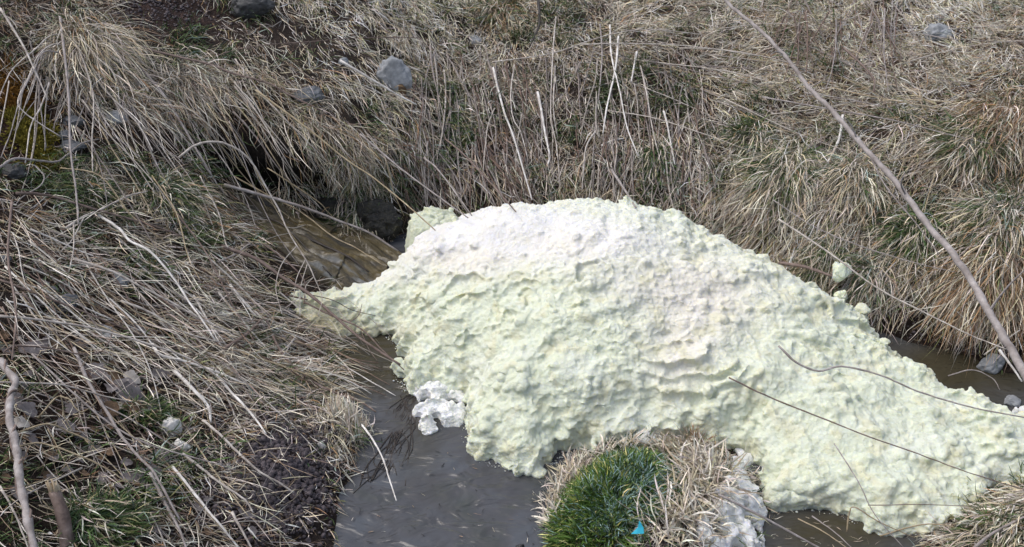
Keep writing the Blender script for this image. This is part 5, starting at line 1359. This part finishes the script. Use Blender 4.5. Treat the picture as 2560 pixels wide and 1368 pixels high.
# fine twig litter, too much to count
def fine_stems(name, n, xr, yr, ang, spread, L, label, wr=(.0009, .0018), lf=.05):
    V_, Q_, T_, C_ = [], [], [], []
    px_ = rng.uniform(*xr, n); py_ = rng.uniform(*yr, n)
    P = unproj(px_, py_, .3)
    R = np.array([at(a, b_) for a, b_ in zip(px_, py_)])
    R = R[R[:, 2] > .015]; n = len(R)
    sx = (gh(R[:, 0] + .02, R[:, 1]) - gh(R[:, 0] - .02, R[:, 1])) / .04; sy = (gh(R[:, 0], R[:, 1] + .02) - gh(R[:, 0], R[:, 1] - .02)) / .04
    a = np.radians(ang + rng.normal(0, spread, n))
    D = img_dir(np.cos(a), np.sin(a), R, sx, sy)
    c = palette(n, dict(grey=.4, pale=.4, straw=.2, brown=.25))
    V, Q, Tt, Cc = blade_mesh(R, D + np.array([0, -.1, .35]), D + np.array([0, 0, -.1]), rng.uniform(*L, n), rng.uniform(*wr, n), c, segs=5, wob=.13, lay=lf / 2)
    return tag(mesh_np(name, V, [Q, Tt], M['straw'], col=Cc, smooth=False), label, kind='stuff')
fine_stems('fine_dry_stems', 900, (-50, 620), (520, 900), 40, 24, (.12, .4), 'mass of fine dry stems tangled on the left bank')
fine_stems('fine_dry_stems', 420, (150, 700), (100, 300), 58, 10, (.15, .45), 'mass of fine dry stems draped above the hollow')
fine_stems('fine_dry_stems', 2000, (1000, 1780), (90, 480), 84, 20, (.08, .26), 'mass of fine dry stems on the slope behind the pile')
fine_stems('fine_dry_stems', 700, (400, 880), (700, 1000), 28, 20, (.08, .3), 'mass of fine dry stems beside the narrow water')
fine_stems('fine_dry_stems', 600, (-50, 700), (880, 1368), 42, 35, (.06, .25), 'mass of fine dry stems on the lower left ground')

# ------------------------------------------------------------------ stones
M['rock_moss'] = mat_mottled('mossy_black_rock', (.012, .012, .012), (.035, .034, .028), (.085, .08, .025), 16, .5, 60, 1.0, .02, spec=.5)
def stone(px, py, wpx, hpx, mat, label, depth=.8, seed=0., rot=0., name='stone', cat='stone', rough=.26, sink=.38, sub=5):
    q = at(px, py + hpx * .25)
    f = (q - CAM); f = f[1] * CP - f[2] * SP
    rx = wpx / 2 * f * T / 1280; rz = hpx / 2 * f * T / 1280
    return lump(q, rx, rx * depth, rz, mat, name, label, cat, seed, rot, rough, sub, sink)
big = stone(988, 192, 92, 98, 'stone_grey', 'largest grey boulder with a rusty lichen patch on the back bank', .75, 2.0, sink=.32, rough=.28)
q = np.array(big.location)
lp = lump(q + np.array([.035, -.052, -.045]), .032, .02, .045, 'leaf_brown', 'lichen_patch', parent=big, seed=4, sub=3, sink=.5)
stone(1188, 98, 36, 26, 'stone_grey', 'small rounded grey stone above the boulder', .8, 1.2)
stone(1084, 206, 13, 17, 'stone_pale', 'tiny white egg shaped pebble right of the boulder', .8, 1.5, rough=.05)
stone(1126, 222, 32, 30, 'slate', 'blue grey stone between the pebble and the upright stem', .8, 3.3)
stone(858, 152, 26, 24, 'stone_grey', 'small grey stone at the head of the straight bleached stick', .8, 4.2)
stone(632, 18, 105, 62, 'stone_dark', 'dark boulder overhanging at the top edge', .7, 5.2, sink=.2)
stone(770, 232, 80, 40, 'slate', 'blue grey stone half under the brown branch end', .8, 6.1)
stone(950, 565, 110, 110, 'rock_moss', 'wet black rock with mossy top against the bank beside the cascade', .45, 7.7, sink=.25, rough=.5, sub=5)
stone(830, 515, 90, 60, 'rock_moss', 'smaller wet black rock upstream of the big one', .6, 8.7, sink=.3, rough=.3)
stone(2340, 78, 66, 50, 'stone_grey', 'hazy grey stone behind thin grass at the upper right', .8, 9.1)
stone(2340, 318, 30, 14, 'stone_grey', 'flat grey stone right of the leaning branch', .8, 9.6)
stone(35, 425, 70, 50, 'stone_dark', 'mottled dark stone under the gnarled twig', .8, 10.1)
stone(180, 300, 60, 34, 'slate', 'upper dark slate stone behind the upright stem', .8, 11.3, rough=.35)
stone(160, 335, 44, 26, 'slate', 'small slate stone between moss and upright stem', .8, 12.3, rough=.35)
stone(175, 362, 80, 26, 'slate', 'long low slate stone at the foot of the moss', .7, 13.3, rough=.3)
stone(290, 290, 60, 34, 'stone_grey', 'flat pale grey stone slab in the bare soil', .8, 14.3)
stone(15, 645, 30, 22, 'slate', 'purple grey pebble at the left edge', .8, 15.2)
stone(165, 752, 62, 44, 'slate', 'dark grey stone lying under the canes at left', .8, 16.4, rough=.25)
stone(130, 725, 36, 24, 'slate', 'smaller dark stone just above the grey one at left', .8, 17.5, rough=.25)
stone(300, 695, 46, 34, 'stone_grey', 'soft grey stone at the foot of the pale cane', .8, 18.2)
stone(272, 832, 56, 40, 'stone_grey', 'pale crusty lump under the dark bowed twig', .8, 19.2, rough=.35)
stone(140, 858, 44, 30, 'leaf_brown', 'rusty brown stone among the leaves', .8, 20.3)
stone(555, 783, 52, 20, 'stone_pale', 'whitish flake of rock among the canes', .8, 21.2, rough=.3)
stone(432, 1062, 52, 66, 'stone_pale', 'upper white elongated stone right of the grey leaves', .7, 22.1, rot=.5, rough=.25)
stone(452, 1112, 46, 46, 'stone_pale', 'lower cracked white stone right of the grey leaves', .8, 23.1, rough=.3)
stone(804, 1110, 20, 30, 'stone_pale', 'small white lump on the left shore by the hanging tuft', .8, 24.1, rough=.3)
stone(725, 780, 26, 26, 'slate', 'blue grey wet stone in the dark gap left of the pile tip', .8, 25.2)
stone(2478, 905, 62, 60, 'stone_grey', 'pale angular stone by the water at the right edge', .7, 26.3, rough=.25)
stone(2530, 1000, 40, 26, 'stone_grey', 'small grey stone above the right hand foam clump', .8, 27.3)
stone(600, 900, 30, 20, 'slate', 'small grey stone under the level white cane', .8, 28.2)
stone(1300, 1368, 26, 30, 'stone_dark', 'dark clod in the water at the bottom of the photo', .8, 29.2)

# foam ball stuck on the stick, and a hanging scrap below it
fb = lump(at(2078, 690) + np.array([0, -.10, .05]), .040, .036, .044, 'foam', 'foam_ball', 'small round foam ball perched on the brown stick', 'foam', 31, rough=.3, sub=5, sink=.05)
fb2 = lump(at(2085, 735) + np.array([0, -.09, .03]), .03, .02, .03, 'foam', 'foam_scrap', 'small foam scrap hanging under the brown stick', 'foam', 33, rough=.5, sub=4, sink=.2)
for o_ in (fb, fb2):
    a_ = o_.data.color_attributes.new('col', 'FLOAT_COLOR', 'POINT'); n_ = len(o_.data.vertices)
    a_.data.foreach_set('color', np.tile([.74, .80, .68, 1.], n_).astype(np.float32))

# ------------------------------------------------------------------ dead leaves, one object each
def leaf(px, py, size, mat, label, group=None, rot=None, lift=.012, tiltv=None):
    if label is None: label = ('large ' if size > 34 else ('small ' if size < 26 else 'middling ')) + COLN[mat] + ' dead leaf lying ' + where(px, py)
    n = 9; m_ = 5
    t = np.linspace(0, 1, n)[:, None]; s = np.linspace(-1, 1, m_)[None]
    w = .42 * np.sin(np.pi * np.clip(t, .02, .98)) ** .7 * (1 + .18 * np.sin(t * 17))
    X = (t - .5) + 0 * s; Y = s * w
    Z = .22 * (np.abs(s) ** 1.6) * w + .10 * np.sin(t * 3.1 + rng.uniform(0, 3)) + .04 * np.sin(9 * t + 4 * s)
    V = np.stack([X, Y, Z * rng.uniform(.6, 1.5)], -1).reshape(-1, 3)
    a, b_, c_ = rng.uniform(0, 6.28) if rot is None else rot, rng.normal() * .35, rng.normal() * .35
    if rng.random() < .4: V[:, 2] *= -1
    ca, sa = math.cos(a), math.sin(a)
    V = V @ np.array([[ca, sa, 0], [-sa, ca, 0], [0, 0, 1]])
    V = V @ np.array([[1, 0, 0], [0, math.cos(b_), math.sin(b_)], [0, -math.sin(b_), math.cos(b_)]])
    q = at(px, py)
    e = .02
    gx = (gh(q[[0]] + e, q[[1]]) - gh(q[[0]] - e, q[[1]]))[0] / (2 * e); gy = (gh(q[[0]], q[[1]] + e) - gh(q[[0]], q[[1]] - e))[0] / (2 * e)
    f = q - CAM; f = f[1] * CP - f[2] * SP
    sz = size * f * T / 1280
    V *= sz; V[:, 2] += V[:, 0] * gx + V[:, 1] * gy
    q = q + np.array([0, 0, lift])
    k = np.arange(n * m_).reshape(n, m_)
    Fq = np.stack([k[:-1, :-1], k[1:, :-1], k[1:, 1:], k[:-1, 1:]], -1).reshape(-1, 4)
    o = mesh_np('dead_leaf', V + q, [Fq], M[mat], origin=q)
    P = np.stack([np.linspace(-.62, .5, 5), np.zeros(5), np.zeros(5)], 1)
    return tag(o, label, 'leaf', group)
LG = [(322, 985, 60, 'leaf_grey', 'broad upturned blue grey leaf atop the leaf cluster'), (290, 990, 46, 'leaf_grey', 'narrow blue grey leaf at the left of the cluster'),
      (335, 1010, 66, 'leaf_grey', 'large round grey leaf in the middle of the cluster'), (300, 1030, 44, 'leaf_pale', 'small pale lobed leaf under the large round one'),
      (345, 1040, 56, 'leaf_brown', 'tan crinkled leaf at the foot of the cluster'), (284, 1045, 50, 'leaf_brown', 'long brown leaf left below the cluster'),
      (335, 965, 40, 'leaf_pale', 'pale ragged leaf above the cluster'), (250, 950, 62, 'leaf_grey', 'grey leaf tucked beside the thick grey stem'),
      (285, 960, 40, 'leaf_brown', 'small orange brown leaf beside the grey tucked one'), (380, 1035, 36, 'leaf_grey', 'greenish grey leaf right of the cluster'),
      (75, 1045, 50, 'leaf_grey', 'purplish leaf near the gnarled vine'), (170, 1085, 48, 'leaf_grey', 'flat grey leaf under the sharply bent stem'),
      (90, 890, 66, 'leaf_grey', 'big grey brown leaf by the reddish stem'), (60, 1080, 40, 'leaf_pale', 'pale small leaf right of the vine')]
for (a, b_, s, mt, lb) in LG: leaf(a, b_, s, mt, lb, lift=.035)
for k_ in range(120):
    for try_ in range(20):
        a, b_ = (rng.uniform(0, 420), rng.uniform(830, 1240)) if k_ < 85 else (rng.uniform(0, 700), rng.uniform(650, 1368))
        sz_ = rng.uniform(20, 40)
        ky = (where(a, b_), sz_ > 34, sz_ < 26, k_ % 5 in (1, 2))
        if ky not in USED: break
    USED.add(ky)
    leaf(a, b_, sz_, ['leaf_grey', 'leaf_brown', 'leaf_brown', 'leaf_grey', 'leaf_grey'][k_ % 5], None, 'dead leaves littering the left bank', lift=.014)

# ------------------------------------------------------------------ mud crumbs
def crumbs(name, n, cx_, cy_, sx_, sy_, r, mat, label):
    import bmesh
    bm = bmesh.new(); bmesh.ops.create_icosphere(bm, subdivisions=1, radius=1.0)
    B = np.array([v.co[:] for v in bm.verts]); Fc = np.array([[v.index for v in f.verts] for f in bm.faces]); bm.free()
    VV, FF = [], []
    k = 0
    for _ in range(n):
        x, y = cx_ + rng.normal() * sx_, cy_ + rng.normal() * sy_
        q = at(x, y)
        if q[2] < .01 or abs(q[2] - gh(q[:1], q[1:2])[0]) > .03: continue
        rr = rng.uniform(*r) * (1 if rng.random() < .85 else 1.7)
        VV.append(B * rng.uniform(.6, 1.3, (len(B), 1)) * rr * np.array([1, 1, .8]) + q + np.array([0, 0, rr * .4])); FF.append(Fc + k); k += len(B)
    return tag(mesh_np(name, np.concatenate(VV), [np.concatenate(FF)], M[mat]), label, kind='stuff')
crumbs('mud_crumbs', 4200, 700, 1160, 85, 95, (.003, .009), 'crumb', 'dark purple grey crumbly mud heap on the left shore')
crumbs('mud_crumbs', 500, 540, 1290, 60, 50, (.002, .005), 'crumb', 'dark crumbs on the ground by the bottom canes')
crumbs('mud_crumbs', 300, 1670, 1345, 50, 22, (.002, .005), 'crumb', 'dark crumbs on the island beside the blue scrap')
crumbs('mud_crumbs', 500, 2400, 870, 120, 40, (.0025, .006), 'crumb', 'dark crumbs on the undercut right bank')
crumbs('mud_crumbs', 600, 380, 25, 130, 25, (.003, .008), 'crumb', 'dark crumbs on the bare soil at the top left')

# ------------------------------------------------------------------ the scrap of blue litter
q = at(1590, 1352) + np.array([0, -.03, .065])
s = .020
A = np.array([[-1.2, 0, 0], [-.3, -.1, .1], [.9, 0, .05], [.8, .5, .9], [.1, .9, 2.1], [-.1, .45, 1.0], [-.9, .1, .25]]) * s
B2 = A + np.array([.0, .0011, -.0007])
V = np.concatenate([A, B2]) + q
nA = len(A)
top = [[0, 1, 6], [1, 5, 6], [1, 2, 5], [2, 3, 5], [3, 4, 5]]
bot = [[a + nA for a in f[::-1]] for f in top]
sidef = [[i, (i + 1) % nA, (i + 1) % nA + nA] for i in range(nA)] + [[i, (i + 1) % nA + nA, i + nA] for i in range(nA)]
tag(mesh_np('litter_scrap', V, [np.array(top + bot + sidef)], M['litter'], origin=q, smooth=False), 'bright turquoise scrap of plastic at the foot of the green tuft', 'litter')

# weed trailing in the water
for (pts, lb) in (([(1035, 985), (1000, 1040), (985, 1090), (950, 1150), (925, 1200)], 'long dark weed strand trailing down the left side of the water'),
                  ([(1010, 1000), (1015, 1060), (1000, 1120), (985, 1180)], 'greenish weed strand trailing beside the white froth patch')):
    Pm = np.array([unproj(x, y, 0) for x, y in pts]); m0 = Pm[0]
    VV, QQ, TT = [], [], []; k = 0
    for j in range(10):
        P = cr_spline(Pm + np.stack([rng.normal(0, .028, len(Pm)), rng.normal(0, .028, len(Pm)), np.full(len(Pm), .0005)], 1), 4)
        V, Q, Tt = tube(P, np.full(len(P), .0016), 4); VV.append(V); QQ.append(Q + k); TT.append(Tt + k); k += len(V)
    tag(mesh_np('water_weed', np.concatenate(VV), [np.concatenate(QQ), np.concatenate(TT)], M['bark_dark'], origin=m0), lb, 'weed')

# straw bits, flecks of foam and dark specks drifting on the water
def floaters(name, n, box, c, r, label, mat='straw', L=(.006, .03)):
    px_ = rng.uniform(box[0], box[1], n); py_ = rng.uniform(box[2], box[3], n)
    P = unproj(px_, py_, .0045); k = (gh(P[:, 0], P[:, 1]) < -.02); P = P[k]; n = len(P)
    a = rng.uniform(0, 6.28, n); D = np.stack([np.cos(a), .5 * np.sin(a), 0 * a], 1)
    V, Q, Tt, Cc = blade_mesh(P, D, D, rng.uniform(*L, n), rng.uniform(*r, n), palette(n, c), segs=3, wob=.25, follow=False, sink=0)
    V[:, 2] = .0045 + rng.uniform(0, .001, len(V))
    tag(mesh_np(name, V, [Q, Tt], M[mat], col=Cc, smooth=False), label, kind='stuff')
PAL['black'] = (.02, .02, .018)
floaters('floating_debris', 120, (840, 1340, 900, 1368), dict(black=.8, brown=.2), (.0008, .002), 'dark specks and rootlets drifting on the grey water')
floaters('floating_straw', 22, (840, 1340, 900, 1368), dict(straw=.6, pale=.4), (.0006, .0012), 'bits of straw drifting on the grey water', L=(.008, .03))
floaters('floating_straw', 60, (1900, 2300, 1270, 1368), dict(straw=.6, pale=.4), (.0006, .0012), 'bits of straw drifting on the dark right channel', L=(.01, .04))
# loose foam crumbs round the foot of the pile
import bmesh as _b
bm = _b.new(); _b.ops.create_icosphere(bm, subdivisions=1, radius=1.0)
B = np.array([v.co[:] for v in bm.verts]); Fc = np.array([[v.index for v in f.verts] for f in bm.faces]); bm.free()
pol = catmull_closed(OUT, 4); VV, FF2 = [], []; k = 0
for _ in range(1500):
    i = int(rng.integers(len(pol))); q = pol[i] + (pol[(i + 1) % len(pol)] - pol[i]) * rng.random() + rng.normal(0, .011, 2)
    z = max(float(gh(q[:1], q[1:2])[0]), 0.001); rr = .0010 + .0035 * rng.random() ** 3
    VV.append(B * rng.uniform(.6, 1.3, (len(B), 1)) * rr * np.array([1.2, 1.2, .6]) + np.array([q[0], q[1], z + rr * .2])); FF2.append(Fc + k); k += len(B)
VV = np.concatenate(VV)
tag(mesh_np('foam_crumbs', VV, [np.concatenate(FF2)], M['foam'], col=np.tile(np.array([.68, .70, .60]), (len(VV), 1))), 'small loose foam crumbs around the foot of the pile', kind='stuff')
